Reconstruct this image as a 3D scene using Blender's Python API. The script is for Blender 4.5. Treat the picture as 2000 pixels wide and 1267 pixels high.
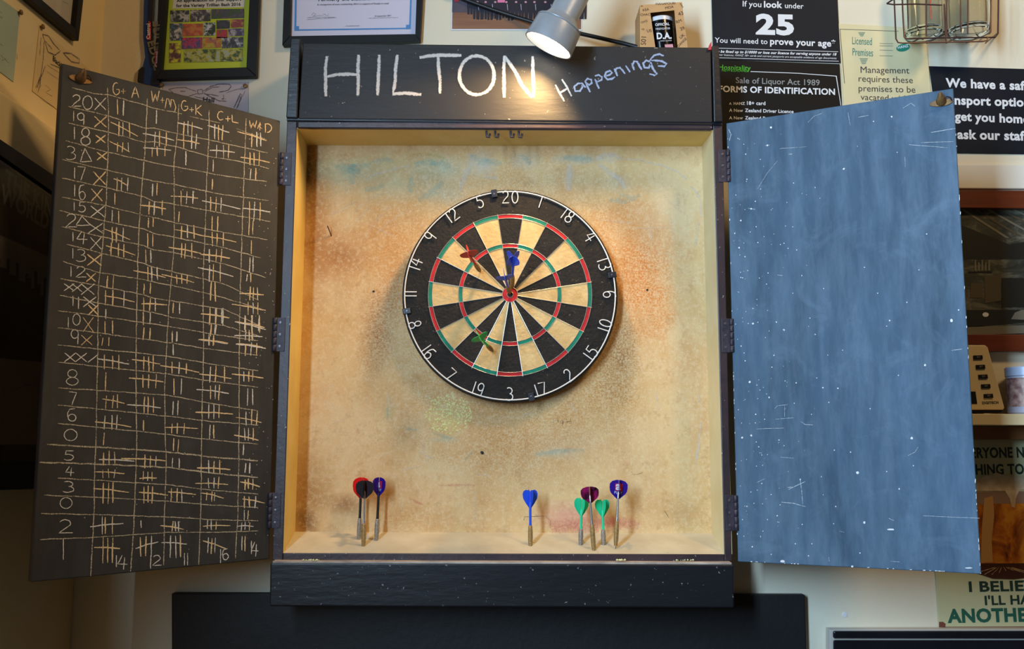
import bpy, bmesh, math, random
from mathutils import Vector, Matrix
random.seed(7)
sc = bpy.context.scene
col = sc.collection
for o in list(bpy.data.objects): bpy.data.objects.remove(o)

# ------------------------------------------------------------ camera
F, PIT, YAW, ROL = 1827.1, .1221, .0049, .0027
Z0 = 1.788
CAM = Vector((.0067, -1.9597, -.3565 + Z0))
def _ax(P):
    x, y, z = P
    c, s = math.cos(YAW), math.sin(YAW); x, y = c*x - s*y, s*x + c*y
    c, s = math.cos(PIT), math.sin(PIT); Z = c*y + s*z; Y = -s*y + c*z; X = x
    c, s = math.cos(ROL), math.sin(ROL); X, Y = c*X + s*Y, -s*X + c*Y
    return X, Y, Z
_e = [_ax(v) for v in ((1,0,0),(0,1,0),(0,0,1))]
RT = Vector((_e[0][0], _e[1][0], _e[2][0])); UP = Vector((_e[0][1], _e[1][1], _e[2][1])); FW = Vector((_e[0][2], _e[1][2], _e[2][2]))
cd = bpy.data.cameras.new('camera'); cam = bpy.data.objects.new('camera', cd); col.objects.link(cam)
cd.sensor_width = 36; cd.lens = F*36/2000; cd.clip_start = .05
M = Matrix((RT, UP, -FW)).transposed().to_4x4(); M.translation = CAM; cam.matrix_world = M
sc.camera = cam

# ------------------------------------------------------------ light, world, exposure
sc.view_settings.view_transform = 'Standard'; sc.view_settings.look = 'None'
sc.view_settings.gamma = 1; sc.view_settings.use_curve_mapping = False
sc.view_settings.exposure = 0.0
w = bpy.data.worlds.new('world'); sc.world = w; w.use_nodes = True
w.node_tree.nodes['Background'].inputs[0].default_value = (1.0, .80, .52, 1)
w.node_tree.nodes['Background'].inputs[1].default_value = .045
def area(name, loc, target, size, power, color, size_y=None):
    l = bpy.data.lights.new(name, 'AREA'); l.energy = power; l.color = color; l.size = size
    if size_y: l.shape = 'RECTANGLE'; l.size_y = size_y
    o = bpy.data.objects.new(name, l); col.objects.link(o); o.location = loc
    o.rotation_euler = (Vector(target) - Vector(loc)).to_track_quat('-Z', 'Y').to_euler()
    return o
area('window_daylight', (-.872, -2.3, 2.15), (1.0, -2.3, 2.15), .55, 155, (.50, .75, 1.0), 1.5)
area('warm_fill_light', (1.3, -1.4, 3.25), (-.8, -.1, 2.0), .35, 19, (1.0, .68, .34))  # unseen warm fill, added to light the left wall

# ------------------------------------------------------------ helpers
def C(r, g, b):
    f = lambda c: c/12.92 if c <= .04045 else ((c+.055)/1.055)**2.4
    return (f(r/255), f(g/255), f(b/255), 1)
def ray(px, py):
    return (RT*((px-1000)/F) + UP*((633.5-py)/F) + FW)
class Plane:
    def __init__(s, o, u, v, n): s.o, s.u, s.v, s.n = Vector(o), Vector(u), Vector(v), Vector(n)
    def p(s, a, b, d=0): return s.o + s.u*a + s.v*b + s.n*d
    def px(s, x, y, d=0):
        r = ray(x, y); o = s.o + s.n*d
        t = (o-CAM).dot(s.n)/r.dot(s.n); h = CAM + r*t - s.o
        return (h.dot(s.u), h.dot(s.v))
    def w(s, x, y, d=0): a, b = s.px(x, y, d); return s.p(a, b, d)
def YP(y): return Plane((0, y, Z0), (1,0,0), (0,0,1), (0,-1,0))
def XP(x): return Plane((x, 0, Z0), (0,1,0), (0,0,1), (1,0,0))
WALL = .02
HP = (-.4555, -.1066, Z0); AL = .744
LD = Plane(HP, (math.cos(AL), math.sin(AL), 0), (0,0,1), (math.sin(AL), -math.cos(AL), 0))
HR = (.4555, -.1066, Z0); AR = .4774
RD = Plane(HR, (math.cos(AR), -math.sin(AR), 0), (0,0,1), (-math.sin(AR), -math.cos(AR), 0))

def tag(o, label=None, cat=None, group=None, kind=None):
    if label: o['label'] = label
    if cat: o['category'] = cat
    if group: o['group'] = group
    if kind: o['kind'] = kind
    return o
def thing(name, loc, label, cat, group=None):
    o = bpy.data.objects.new(name, None); col.objects.link(o); o.location = loc; o.empty_display_size = .05
    return tag(o, label, cat, group)
def wloc(o):
    l = Vector((0,0,0))
    while o: l += o.location; o = o.parent
    return l

class MB:
    def __init__(s): s.v = []; s.f = []; s.uv = {}; s.marks = []
    def mark(s): s.marks.append((len(s.v), len(s.f))); return s
    def add(s, vs, fs):
        k = len(s.v); s.v += [Vector(p) for p in vs]; s.f += [[k+i for i in f] for f in fs]; return s
    def prism(s, pl, pts, d0, d1):
        n = len(pts)
        vs = [pl.p(a, b, d0) for a, b in pts] + [pl.p(a, b, d1) for a, b in pts]
        return s.add(vs, [list(range(n))[::-1], list(range(n, 2*n))] + [[i, (i+1) % n, n+(i+1) % n, n+i] for i in range(n)])
    def rect(s, pl, a0, b0, a1, b1, d0, d1): return s.prism(pl, [(a0,b0),(a1,b0),(a1,b1),(a0,b1)], d0, d1)
    def flat(s, pl, pts, d): return s.add([pl.p(a, b, d) for a, b in pts], [list(range(len(pts)))])
    def pxflat(s, pl, pts, d): return s.flat(pl, [pl.px(x, y, d) for x, y in pts], d)
    def box(s, x0, y0, z0, x1, y1, z1):
        return s.add([(x0,y0,z0),(x1,y0,z0),(x1,y1,z0),(x0,y1,z0),(x0,y0,z1),(x1,y0,z1),(x1,y1,z1),(x0,y1,z1)],
                     [(3,2,1,0),(4,5,6,7),(0,1,5,4),(1,2,6,5),(2,3,7,6),(3,0,4,7)])
    def ribbon(s, pl, pts, wd, d, taper=.75):
        pts = [Vector(p) for p in pts]
        if len(pts) < 2: return s
        k = len(s.v); L = 0; d += random.random()*.00015
        for i, p in enumerate(pts):
            t = (pts[min(i+1, len(pts)-1)] - pts[max(i-1, 0)])
            if t.length < 1e-9: t = Vector((1, 0))
            t.normalize(); n = Vector((-t.y, t.x)); h = wd/2*(taper if i in (0, len(pts)-1) else 1)
            if i: L += (pts[i]-pts[i-1]).length
            s.v += [pl.p(*(p-n*h), d), pl.p(*(p+n*h), d)]
            s.uv[len(s.v)-2] = (L, -1); s.uv[len(s.v)-1] = (L, 1)
        for i in range(len(pts)-1):
            q = k+2*i; s.f.append([q, q+2, q+3, q+1])
        return s
    def tube(s, pts, r, seg=8, closed=False, rr=None):
        pts = [Vector(p) for p in pts]; k = len(s.v); n = len(pts); up = None
        for i, p in enumerate(pts):
            if closed: t = pts[(i+1) % n]-pts[i-1]
            else: t = pts[min(i+1, n-1)]-pts[max(i-1, 0)]
            t.normalize()
            if up is None: up = t.orthogonal().normalized()
            up = (up - t*up.dot(t)).normalized(); b = t.cross(up); q = rr[i] if rr else r
            for j in range(seg):
                a = 2*math.pi*j/seg; s.v.append(p + up*math.cos(a)*q + b*math.sin(a)*q)
        for i in range(n if closed else n-1):
            for j in range(seg):
                a, b2 = k+i*seg+j, k+i*seg+(j+1) % seg; i2 = (i+1) % n
                s.f.append([a, b2, k+i2*seg+(j+1) % seg, k+i2*seg+j])
        if not closed:
            s.f.append([k+j for j in range(seg)][::-1]); s.f.append([k+(n-1)*seg+j for j in range(seg)])
        return s
    def lathe(s, o, ax, prof, seg=32, cap=True):
        ax = Vector(ax).normalized(); o = Vector(o); up = ax.orthogonal().normalized(); b = ax.cross(up); k = len(s.v)
        for t, r in prof:
            for j in range(seg):
                a = 2*math.pi*j/seg; s.v.append(o + ax*t + (up*math.cos(a)+b*math.sin(a))*max(r, 1e-5))
        for i in range(len(prof)-1):
            for j in range(seg): s.f.append([k+i*seg+j, k+i*seg+(j+1) % seg, k+(i+1)*seg+(j+1) % seg, k+(i+1)*seg+j])
        if cap:
            s.f.append([k+j for j in range(seg)][::-1]); s.f.append([k+(len(prof)-1)*seg+j for j in range(seg)])
        return s
    def build_each(s, name, mat, parent=None, **k):
        mk = s.marks + [(len(s.v), len(s.f))]; out = None
        for (v0, f0), (v1, f1) in zip(mk, mk[1:]):
            if v1 == v0: continue
            m = MB(); m.v = s.v[v0:v1]; m.f = [[i-v0 for i in f] for f in s.f[f0:f1]]; m.uv = {i-v0: u for i, u in s.uv.items() if v0 <= i < v1}
            out = m.build(name, mat, parent, **k)
        return out
    def build(s, name, mat, parent=None, bevel=0, smooth=False, label=None, kind=None, seg=2, flatmesh=False):
        org = wloc(parent) if parent else Vector((0,0,0))
        me = bpy.data.meshes.new(name); me.from_pydata([v-org for v in s.v], [], s.f)
        if s.uv:
            ul = me.uv_layers.new(name='uv')
            for lp in me.loops: ul.data[lp.index].uv = s.uv.get(lp.vertex_index, (0, 0))
        elif not flatmesh:
            bm = bmesh.new(); bm.from_mesh(me); bmesh.ops.recalc_face_normals(bm, faces=bm.faces)
            if bevel:
                es = [e for e in bm.edges if len(e.link_faces) == 2 and e.calc_face_angle(0) > .6]
                bmesh.ops.bevel(bm, geom=es, offset=bevel, segments=seg, affect='EDGES', profile=.5, clamp_overlap=True)
            bm.to_mesh(me); bm.free()
        if smooth:
            for p in me.polygons: p.use_smooth = True
            me.set_sharp_from_angle(angle=math.radians(38))
        me.materials.append(mat)
        o = bpy.data.objects.new(name, me); col.objects.link(o)
        if parent: o.parent = parent
        if label: o['label'] = label
        if kind: o['kind'] = kind
        return o

# ------------------------------------------------------------ materials
def nodes(name):
    m = bpy.data.materials.new(name); m.use_nodes = True; nt = m.node_tree
    return m, nt, nt.nodes['Principled BSDF']
class NG:
    def __init__(s, nt): s.nt = nt
    def n(s, t, **k):
        x = s.nt.nodes.new(t)
        for a, b in k.items(): setattr(x, a, b)
        return x
    def lk(s, a, b): s.nt.links.new(a, b)
    def math(s, op, a, b=None, clamp=False):
        x = s.n('ShaderNodeMath', operation=op, use_clamp=clamp)
        for i, v in enumerate((a, b)):
            if v is None: continue
            if isinstance(v, (int, float)): x.inputs[i].default_value = v
            else: s.lk(v, x.inputs[i])
        return x.outputs[0]
    def noise(s, vec, scale, detail=4, rough=.55, dist=0):
        x = s.n('ShaderNodeTexNoise'); x.inputs['Scale'].default_value = scale; x.inputs['Detail'].default_value = detail
        x.inputs['Roughness'].default_value = rough; x.inputs['Distortion'].default_value = dist
        if vec is not None: s.lk(vec, x.inputs['Vector'])
        return x.outputs[0]
    def ramp(s, fac, stops):
        x = s.n('ShaderNodeValToRGB'); e = x.color_ramp.elements
        while len(e) < len(stops): e.new(.5)
        for i, (p, c) in enumerate(stops):
            e[i].position = p; e[i].color = c if not isinstance(c, (int, float)) else (c, c, c, 1)
        s.lk(fac, x.inputs[0]); return x.outputs[0]
    def mix(s, fac, a, b):
        x = s.n('ShaderNodeMix', data_type='RGBA')
        for i, v in ((0, fac), (6, a), (7, b)):
            if isinstance(v, (int, float)): x.inputs[i].default_value = v
            elif isinstance(v, tuple): x.inputs[i].default_value = v
            else: s.lk(v, x.inputs[i])
        return x.outputs[2]
    def coord(s, off=(0,0,0), scale=(1,1,1)):
        t = s.n('ShaderNodeTexCoord'); m = s.n('ShaderNodeMapping'); s.lk(t.outputs['Object'], m.inputs[0])
        m.inputs['Location'].default_value = off; m.inputs['Scale'].default_value = scale
        return m.outputs[0]
    def bump(s, h, bs, strength=.3, dist=.002):
        b = s.n('ShaderNodeBump'); b.inputs['Strength'].default_value = strength; b.inputs['Distance'].default_value = dist
        s.lk(h, b.inputs['Height']); s.lk(b.outputs[0], bs.inputs['Normal'])
def plain(name, c, rough=.6, metal=0, spec=.5):
    m, nt, b = nodes(name); b.inputs['Base Color'].default_value = c; b.inputs['Roughness'].default_value = rough
    b.inputs['Metallic'].default_value = metal; b.inputs['Specular IOR Level'].default_value = spec
    return m
def mottled(name, c1, c2, scale=8, rough=.6, bump=.2, bscale=60, metal=0, specks=None, sc_thr=.70, sc_scale=90, stretch=(1,1,1), spec=.5, bd=.002):
    m, nt, b = nodes(name); g = NG(nt); v = g.coord(scale=stretch)
    c = g.mix(g.ramp(g.noise(v, scale, 5), [(.35, 0.), (.65, 1.)]), c1, c2)
    if specks:
        k = g.ramp(g.noise(g.coord(), sc_scale, 3, .6), [(sc_thr, 0.), (sc_thr+.03, 1.)]); c = g.mix(k, c, specks)
    g.lk(c, b.inputs['Base Color']); b.inputs['Roughness'].default_value = rough; b.inputs['Metallic'].default_value = metal
    b.inputs['Specular IOR Level'].default_value = spec
    if bump: g.bump(g.noise(v, bscale, 6, .6), b, bump, bd)
    return m
def chalk(name, c, thr=.45, soft=.25, scale=420, amax=.9, edge=.55):
    m, nt, b = nodes(name); g = NG(nt); b.inputs['Base Color'].default_value = c; b.inputs['Roughness'].default_value = .95
    b.inputs['Specular IOR Level'].default_value = .1
    uv = g.n('ShaderNodeUVMap'); sp = g.n('ShaderNodeSeparateXYZ'); g.lk(uv.outputs[0], sp.inputs[0])
    e = g.math('ABSOLUTE', sp.outputs[1]); e = g.math('POWER', e, 2.0); e = g.math('MULTIPLY', e, edge)
    n = g.noise(g.coord(), scale, 4, .7); n2 = g.noise(g.coord(), 35, 2, .5)
    n = g.math('ADD', n, g.math('MULTIPLY', g.math('SUBTRACT', n2, .5), .35))
    a = g.math('SUBTRACT', n, g.math('ADD', e, thr-.12)); a = g.math('DIVIDE', a, soft, True); a = g.math('MULTIPLY', a, amax)
    g.lk(a, b.inputs['Alpha']); return m

m_wall = mottled('wall_plaster', C(233,224,202), C(226,215,190), 3, .75, .35, 55)
m_wall_l = mottled('yellow_wall_plaster', C(236,212,164), C(228,202,150), 3, .75, .35, 55)  # left wall plaster, yellower than the back wall
m_dkwood = mottled('black_painted_wood', C(27,27,33), C(21,23,30), 6, .38, .4, 40, specks=C(130,130,135), sc_thr=.69, sc_scale=120, stretch=(.35,1,1.5))
m_purple = mottled('dark_purple_brown_paint', C(70,53,56), C(52,42,48), 12, .4, .4, 60, specks=C(186,170,160), sc_thr=.685, sc_scale=120)
m_creamp = mottled('yellowed_cream_paint', C(232,205,130), C(220,188,108), 9, .55, .25, 50, specks=C(120,85,40), sc_thr=.74, sc_scale=45)
m_creamr = mottled('window_lit_cream_paint', C(226,214,172), C(216,200,152), 9, .6, .25, 50, specks=C(140,110,60), sc_thr=.73, sc_scale=45)  # the left side's cream made paler to carry the window light
m_dkhead = mottled('matt_black_header_paint', C(38,35,36), C(29,28,31), 6, .58, .5, 40, specks=C(135,130,125), sc_thr=.70, sc_scale=115, stretch=(.35,1,1.5))
m_shelf = mottled('dusty_cream_shelf_paint', C(216,205,178), C(198,186,160), 14, .7, .25, 50, specks=C(150,130,95), sc_thr=.72, sc_scale=70)
m_dust = mottled('chalk_dusted_edge', C(205,190,175), C(150,135,130), 60, .8, .3, 200, stretch=(.3,1,1))
m_blackpanel = mottled('matt_black_board', C(22,22,25), C(18,18,21), 5, .55, .35, 45, specks=C(60,60,62), sc_thr=.76, sc_scale=60)
m_blkframe = plain('black_frame_lacquer', C(16,16,18), .5, 0, .3)
m_metal_dk = mottled('dark_painted_metal', C(66,56,68), C(44,38,50), 60, .45, .4, 200, specks=C(120,116,122), sc_thr=.70)
m_brass = mottled('tarnished_brass', C(150,112,66), C(104,76,46), 90, .5, .2, 200, metal=.5)
m_iron = plain('brown_wire_metal', C(86,62,60), .4, .6)
m_ink = plain('black_ink', C(30,26,28), .7)
m_white = plain('white_print', C(228,228,232), .6)
m_grey = plain('grey_print', C(140,140,140), .6)
def mglass():
    m, nt, b = nodes('picture_glass'); g = NG(nt)
    t = g.n('ShaderNodeBsdfTransparent'); gl = g.n('ShaderNodeBsdfGlossy'); gl.inputs['Roughness'].default_value = .05
    fr = g.n('ShaderNodeFresnel'); mx = g.n('ShaderNodeMixShader'); g.lk(g.math('MULTIPLY', fr.outputs[0], .12), mx.inputs[0])
    g.lk(t.outputs[0], mx.inputs[1]); g.lk(gl.outputs[0], mx.inputs[2]); g.lk(mx.outputs[0], nt.nodes['Material Output'].inputs[0]); return m
m_pglass = mglass()
k_white = chalk('white_chalk', C(232,228,220), .33, .22)
k_yellow = chalk('yellow_chalk', C(240,212,166), .31, .22)
k_line = chalk('grid_chalk', C(206,194,170), .37, .3, 380, .9)
k_paint = chalk('white_chalk_paint', C(218,214,212), .22, .3, 300, .85, .45)
k_blue = chalk('pale_blue_chalk', C(176,186,214), .22, .3, 300, .9, .45)
k_smear = chalk('faint_chalk_smear', C(236,222,196), .38, .6, 300, .6, .8)
k_teal = chalk('teal_chalk_smear', C(168,206,194), .36, .7, 160, .6, .7)
k_yel2 = chalk('pale_yellow_chalk_smear', C(240,232,158), .12, .3, 240, 1.0, .2)
k_yelf = chalk('faint_yellow_chalk_smear', C(214,200,120), .42, .7, 220, .6, .8)
k_pink = chalk('pink_chalk_smear', C(222,130,132), .36, .6, 200, .5, .6)
k_wh2 = chalk('white_chalk_smear', C(230,230,224), .36, .6, 200, .7, .6)

# ------------------------------------------------------------ text and handwriting
_tc = {}
def text_mesh(body, off=0, shear=0):
    k = (body, off, shear)
    if k in _tc: return _tc[k]
    cu = bpy.data.curves.new('t', 'FONT'); cu.body = body; cu.resolution_u = 3; cu.offset = off; cu.shear = shear; cu.fill_mode = 'FRONT'; cu.space_character = 1+off*1.6
    o = bpy.data.objects.new('t', cu); col.objects.link(o)
    dg = bpy.context.evaluated_depsgraph_get(); me = o.evaluated_get(dg).to_mesh()
    vs = [(v.co.x, v.co.y) for v in me.vertices]; fs = [list(p.vertices) for p in me.polygons]
    o.evaluated_get(dg).to_mesh_clear(); bpy.data.objects.remove(o); bpy.data.curves.remove(cu)
    _tc[k] = (vs, fs); return vs, fs
def text(mb, pl, body, p0, p1, d=.0006, off=.0, shear=0, hy=1.0, px=True, up=None, cap=None):
    """lettering whose baseline runs from p0 to p1 on the plane"""
    vs, fs = text_mesh(body, off, shear); mb.mark()
    x0 = min(v[0] for v in vs); x1 = max(v[0] for v in vs)
    a = Vector(pl.px(*p0, d)) if px else Vector(p0); b = Vector(pl.px(*p1, d)) if px else Vector(p1)
    u = b-a; s = u.length/(x1-x0); u.normalize(); n = Vector((-u.y, u.x)) if up is None else Vector(up)
    if cap: hy = (Vector(pl.px(p0[0], p0[1]-cap, d))-a).length/(.72*s)
    mb.add([pl.p(*(a + u*(x-x0)*s + n*y*s*hy), d) for x, y in vs], fs); return mb
def arc(cx, cy, rx, ry, a0, a1, n=10): return [(cx+rx*math.cos(math.radians(a0+(a1-a0)*i/n)), cy+ry*math.sin(math.radians(a0+(a1-a0)*i/n))) for i in range(n+1)]
G = {  # glyph strokes in a unit box, y up
 '0': [arc(.5,.5,.45,.5,100,460,16)], '1': [[(.5,1),(.5,0)]], '2': [arc(.45,.72,.4,.28,160,-30,8)+[(.3,.25),(.0,.0),(1,.02)]],
 '3': [arc(.4,.75,.45,.25,130,-80,7)+arc(.4,.27,.55,.27,80,-140,8)], '4': [[(.45,1),(.0,.4),(1,.38)],[(.7,.85),(.6,0)]],
 '5': [[(.9,1),(.2,.98),(.15,.6)]+arc(.4,.32,.5,.32,110,-140,9)], '6': [[(.8,1)]+arc(.5,.5,.48,.5,120,190,5)+arc(.5,.28,.42,.28,180,530,12)],
 '7': [[(0,1),(1,.95),(.4,0)]], '8': [arc(.5,.75,.35,.25,60,-90,7)+arc(.5,.25,.45,.25,90,450,12)+arc(.5,.75,.35,.25,270,60,7)],
 '9': [arc(.45,.7,.42,.3,20,380,12)+[(.8,.0)]], 'X': [[(0,1),(1,0)],[(1,1),(0,0)]], 'D': [[(.4,1),(0,0),(1,.05),(.4,1)]],
 '/': [[(0,0),(1,1)]], '+': [[(0,.5),(1,.5)],[(.5,1),(.5,0)]], 'G': [arc(.5,.5,.45,.5,60,300,10)+[(.9,.2),(.9,.45),(.5,.45)]],
 'A': [[(0,0),(.5,1),(1,0)],[(.2,.4),(.8,.4)]], 'W': [[(0,1),(.2,0),(.5,.7),(.75,.05),(1,1)]], 'M': [[(0,0),(.15,.9),(.3,.85),(.45,.1),(.5,.8),(.7,.75),(.9,.1),(.8,-.3)]],
 'K': [[(.1,1),(.1,0)],[(.9,.9),(.1,.45),(1,-.1)]], 'C': [arc(.55,.5,.5,.5,50,310,10)], 'L': [[(.1,1),(.15,.1),(1,-.05)]], 'd': [[(.1,1),(.1,0)],[(.0,.95)]+arc(.2,.5,.8,.5,70,-80,8)],
 '&': [[(.1,.1),(.6,.9),(.7,.6),(.2,.5),(.9,.1)],[(.5,.9),(.5,-.1)]],
}
def jit(pts, j=1.0): return [(x+random.uniform(-j, j), y+random.uniform(-j, j)) for x, y in pts]
def densify(pts, step=9):
    out = [pts[0]]
    for a, b in zip(pts, pts[1:]):
        n = max(1, int(math.dist(a, b)/step))
        out += [(a[0]+(b[0]-a[0])*i/n, a[1]+(b[1]-a[1])*i/n) for i in range(1, n+1)]
    return out
def stroke(mb, pl, pts, wpx, j=.5, d=.0006, step=9):
    pts = densify(pts, step); pts = [pts[0]] + jit(pts[1:-1], j) + [pts[-1]] if len(pts) > 2 else pts
    mid = pts[len(pts)//2]; a = Vector(pl.px(*mid, d)); b = Vector(pl.px(mid[0]+3, mid[1], d)); c = Vector(pl.px(mid[0], mid[1]+3, d))
    t = Vector(pts[-1])-Vector(pts[0]); hor = abs(t.x)/(t.length+1e-6)
    unit = ((c-a).length*hor + (b-a).length*(1-hor))/3
    mb.ribbon(pl, [pl.px(x, y, d) for x, y in pts], wpx*unit, d)
def glyph(mb, pl, ch, x0, y0, x1, y1, wpx=2.6, d=.0006):
    mb.mark()
    for st in G[ch]:
        stroke(mb, pl, [(x0+(x1-x0)*x, y1+(y0-y1)*y) for x, y in st], wpx, .35, d, 5)

# ============================================================ THE SETTING
def struct(o): o['kind'] = 'structure'; return o
wp = YP(WALL)
struct(MB().box(-1.0, WALL, 0, 2.6, WALL+.12, 3.0).build('wall_back', m_wall))
struct(MB().box(-1.01, -3.3, 0, -.89, WALL+.12, 3.0).build('wall_left', m_wall_l))
struct(MB().box(-1.01, -3.3, -.06, 2.6, WALL+.12, 0).build('floor', mottled('dark_floor_boards', C(70,50,36), C(52,38,28), 5, .4, .2, 30, stretch=(8,1,1))))
wt = struct(thing('window_1', (-.89, -2.3, 2.15), None, None))
XW = Plane((-.889, -2.3, 2.15), (0,1,0), (0,0,1), (1,0,0))
m_wf = plain('white_window_paint', C(226,222,212), .5)
for a0, b0, a1, b1 in ((-.38,-.86,-.31,.8), (.31,-.86,.38,.8), (-.31,.74,.31,.8), (-.31,-.86,.31,-.77)):
    MB().rect(XW, a0, b0, a1, b1, 0, .03).build('window_frame', m_wf, wt, bevel=.003)
MB().rect(XW, -.31, -.77, .31, .74, .001, .006).build('pane', plain('bright_pane', C(200,215,230), .1), wt)
# plaster step on the left wall, running towards the viewer
lw = XP(-.89)
zl = lw.px(60, 224)[1]
s = MB().prism(Plane((-.89, 0, Z0), (0,1,0), (0,0,1), (1,0,0)), [(-2.9, -.9), (WALL-.001, -.9), (WALL-.001, zl), (-2.9, zl)], 0, .008)
struct(s.build('trim_1', m_wall_l, bevel=.006, seg=3))

# white rail on the right of the wall and the shelf below it
zr0 = wp.px(1940, 371)[1]; zr1 = wp.px(1940, 324)[1]
struct(MB().rect(wp, wp.px(1700, 340)[0], zr0, 2.3, zr1, 0, .012).build('trim_2', mottled('white_rail_paint', C(238,232,220), C(230,222,208), 5, .5, .1), bevel=.002))

# ============================================================ DARTBOARD CABINET
m_panel, nt, bs = nodes('stained_backing_board'); g = NG(nt)
POS = (0, -.05, Z0)
v = g.coord(off=(0, 0, 0)); BX, BZ = .012, -.0576
sp = g.n('ShaderNodeSeparateXYZ'); g.lk(v, sp.inputs[0])
base = g.mix(g.ramp(g.noise(v, 5, 5), [(.35, 0.), (.65, 1.)]), C(228,192,134), C(236,204,154))
def blob(x, z, rx, rz, breakup=.5, sharp=1.0, nscale=14):
    dx = g.math('DIVIDE', g.math('SUBTRACT', sp.outputs[0], x), rx); dz = g.math('DIVIDE', g.math('SUBTRACT', sp.outputs[2], z), rz)
    r = g.math('SQRT', g.math('ADD', g.math('MULTIPLY', dx, dx), g.math('MULTIPLY', dz, dz)))
    r = g.math('ADD', r, g.math('MULTIPLY', g.math('SUBTRACT', g.noise(v, nscale, 5, .65), .5), breakup*2))
    return g.math('MULTIPLY', g.math('SUBTRACT', 1.0, r, True), sharp, True)
fine = g.noise(v, 260, 3, .8); grain = g.ramp(fine, [(.42, 0.), (.56, 1.)])
pb = YP(0)
def bl(px, py, rx, ry, **k):
    a, b = pb.px(px, py); return blob(a, b, rx/960, ry/960, **k)
cl = base
for (px_, py_, rx, ry, colr, k, gr) in (
    (1000, 560, 330, 330, C(222,150,66), 1.3, 1), (1000, 620, 420, 400, C(216,166,98), .9, 1), (1240, 520, 110, 190, C(218,128,46), 1.3, 1),
    (760, 480, 120, 150, C(205,140,68), .8, 0), (660, 500, 80, 70, C(168,104,48), .9, 0), (620, 420, 42, 230, C(170,112,48), .9, 0),
    (602, 330, 30, 80, C(110,76,34), 1.2, 0), (735, 650, 45, 110, C(150,88,40), .8, 1), (770, 560, 60, 90, C(190,120,56), .6, 1),
    (1180, 760, 110, 120, C(196,140,72), .9, 1), (1210, 690, 50, 110, C(130,88,46), .8, 1), (950, 800, 200, 110, C(206,150,80), .8, 1),
    (1010, 880, 180, 110, C(205,150,84), .8, 1), (605, 960, 60, 100, C(176,124,64), .8, 0), (670, 985, 50, 26, C(160,96,44), .8, 0),
    (598, 1020, 30, 34, C(110,72,30), 1.0, 0), (790, 1010, 110, 40, C(190,140,84), .6, 1), (1320, 1000, 60, 40, C(190,150,100), .6, 0),
    (760, 320, 200, 40, C(196,180,130), .8, 0), (1120, 1005, 90, 36, C(226,150,140), .8, 0), (1200, 1020, 60, 18, C(214,120,110), .8, 0),
    (1100, 880, 120, 60, C(214,170,130), .6, 1), (690, 335, 110, 32, C(166,196,172), .7, 1), (860, 330, 80, 34, C(170,196,180), .7, 1), (760, 360, 150, 40, C(196,190,150), .7, 0), (860, 380, 60, 26, C(150,190,180), .6, 1),
    (940, 320, 40, 34, C(190,206,206), .8, 1), (1025, 312, 40, 26, C(176,196,196), .7, 1), (1130, 310, 60, 14, C(160,196,200), .8, 1), (1112, 350, 14, 36, C(206,210,206), .7, 1), (1190, 310, 30, 14, C(206,206,196), .7, 1), (1210, 360, 36, 30, C(180,200,190), .6, 1),
    (875, 820, 52, 46, C(222,208,128), 1.0, 1), (760, 800, 16, 30, C(166,190,150), .6, 1), (870, 858, 40, 10, C(150,196,180), .7, 1), (1090, 885, 60, 12, C(196,206,180), .7, 1), (1150, 360, 160, 50, C(206,180,134), .6, 0), (1290, 420, 80, 110, C(214,196,160), .6, 1)):
    mk = bl(px_, py_, rx, ry, sharp=k)
    if gr: mk = g.math('MULTIPLY', mk, g.math('ADD', g.math('MULTIPLY', grain, .75), .3), True)
    cl = g.mix(mk, cl, colr)
# pale pinprick grain
rad = bl(1000, 600, 400, 420, sharp=1.6)
cl = g.mix(g.math('MULTIPLY', g.math('MULTIPLY', rad, g.math('SUBTRACT', 1.0, grain)), .45), cl, C(240,220,180))
vo = g.n('ShaderNodeTexVoronoi'); vo.inputs['Scale'].default_value = 110; g.lk(v, vo.inputs['Vector'])
thr = g.math('MULTIPLY', g.math('ADD', bl(1000, 600, 430, 430, sharp=1.2), .15), .17)
ho = g.math('LESS_THAN', vo.outputs['Distance'], g.math('MULTIPLY', thr, g.ramp(g.noise(v, 30, 2), [(.5, 0.), (.62, 1.)])))
cl = g.mix(g.math('MULTIPLY', ho, .5), cl, C(120,74,34))
cl = g.mix(g.math('MULTIPLY', g.ramp(g.noise(v, 7, 8, .72, .6), [(.46, 0.), (.66, 1.)]), .42), cl, C(214,150,80))
cl = g.mix(g.math('MULTIPLY', g.ramp(g.noise(g.coord(scale=(2.2, 1, .5)), 6, 7, .7), [(.50, 0.), (.72, 1.)]), .35), cl, C(186,132,72))
cl = g.mix(g.math('MULTIPLY', g.ramp(g.noise(v, 34, 6, .75), [(.54, 0.), (.70, 1.)]), .38), cl, C(172,110,52))
cl = g.mix(g.math('MULTIPLY', g.ramp(g.noise(v, 150, 4, .8), [(.40, 1.), (.50, 0.)]), .35), cl, C(242,222,180))
g.lk(cl, bs.inputs['Base Color']); bs.inputs['Roughness'].default_value = .8
g.bump(g.math('SUBTRACT', fine, g.math('MULTIPLY', ho, 1.5)), bs, .35, .001)

Y0, YF = 0.0, -.1066
fp = YP(YF); bp = YP(0)
cab = thing('dartboard_cabinet', POS, 'wooden wall cabinet with stained cream inside and black header lettered in chalk', 'cabinet')
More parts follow.
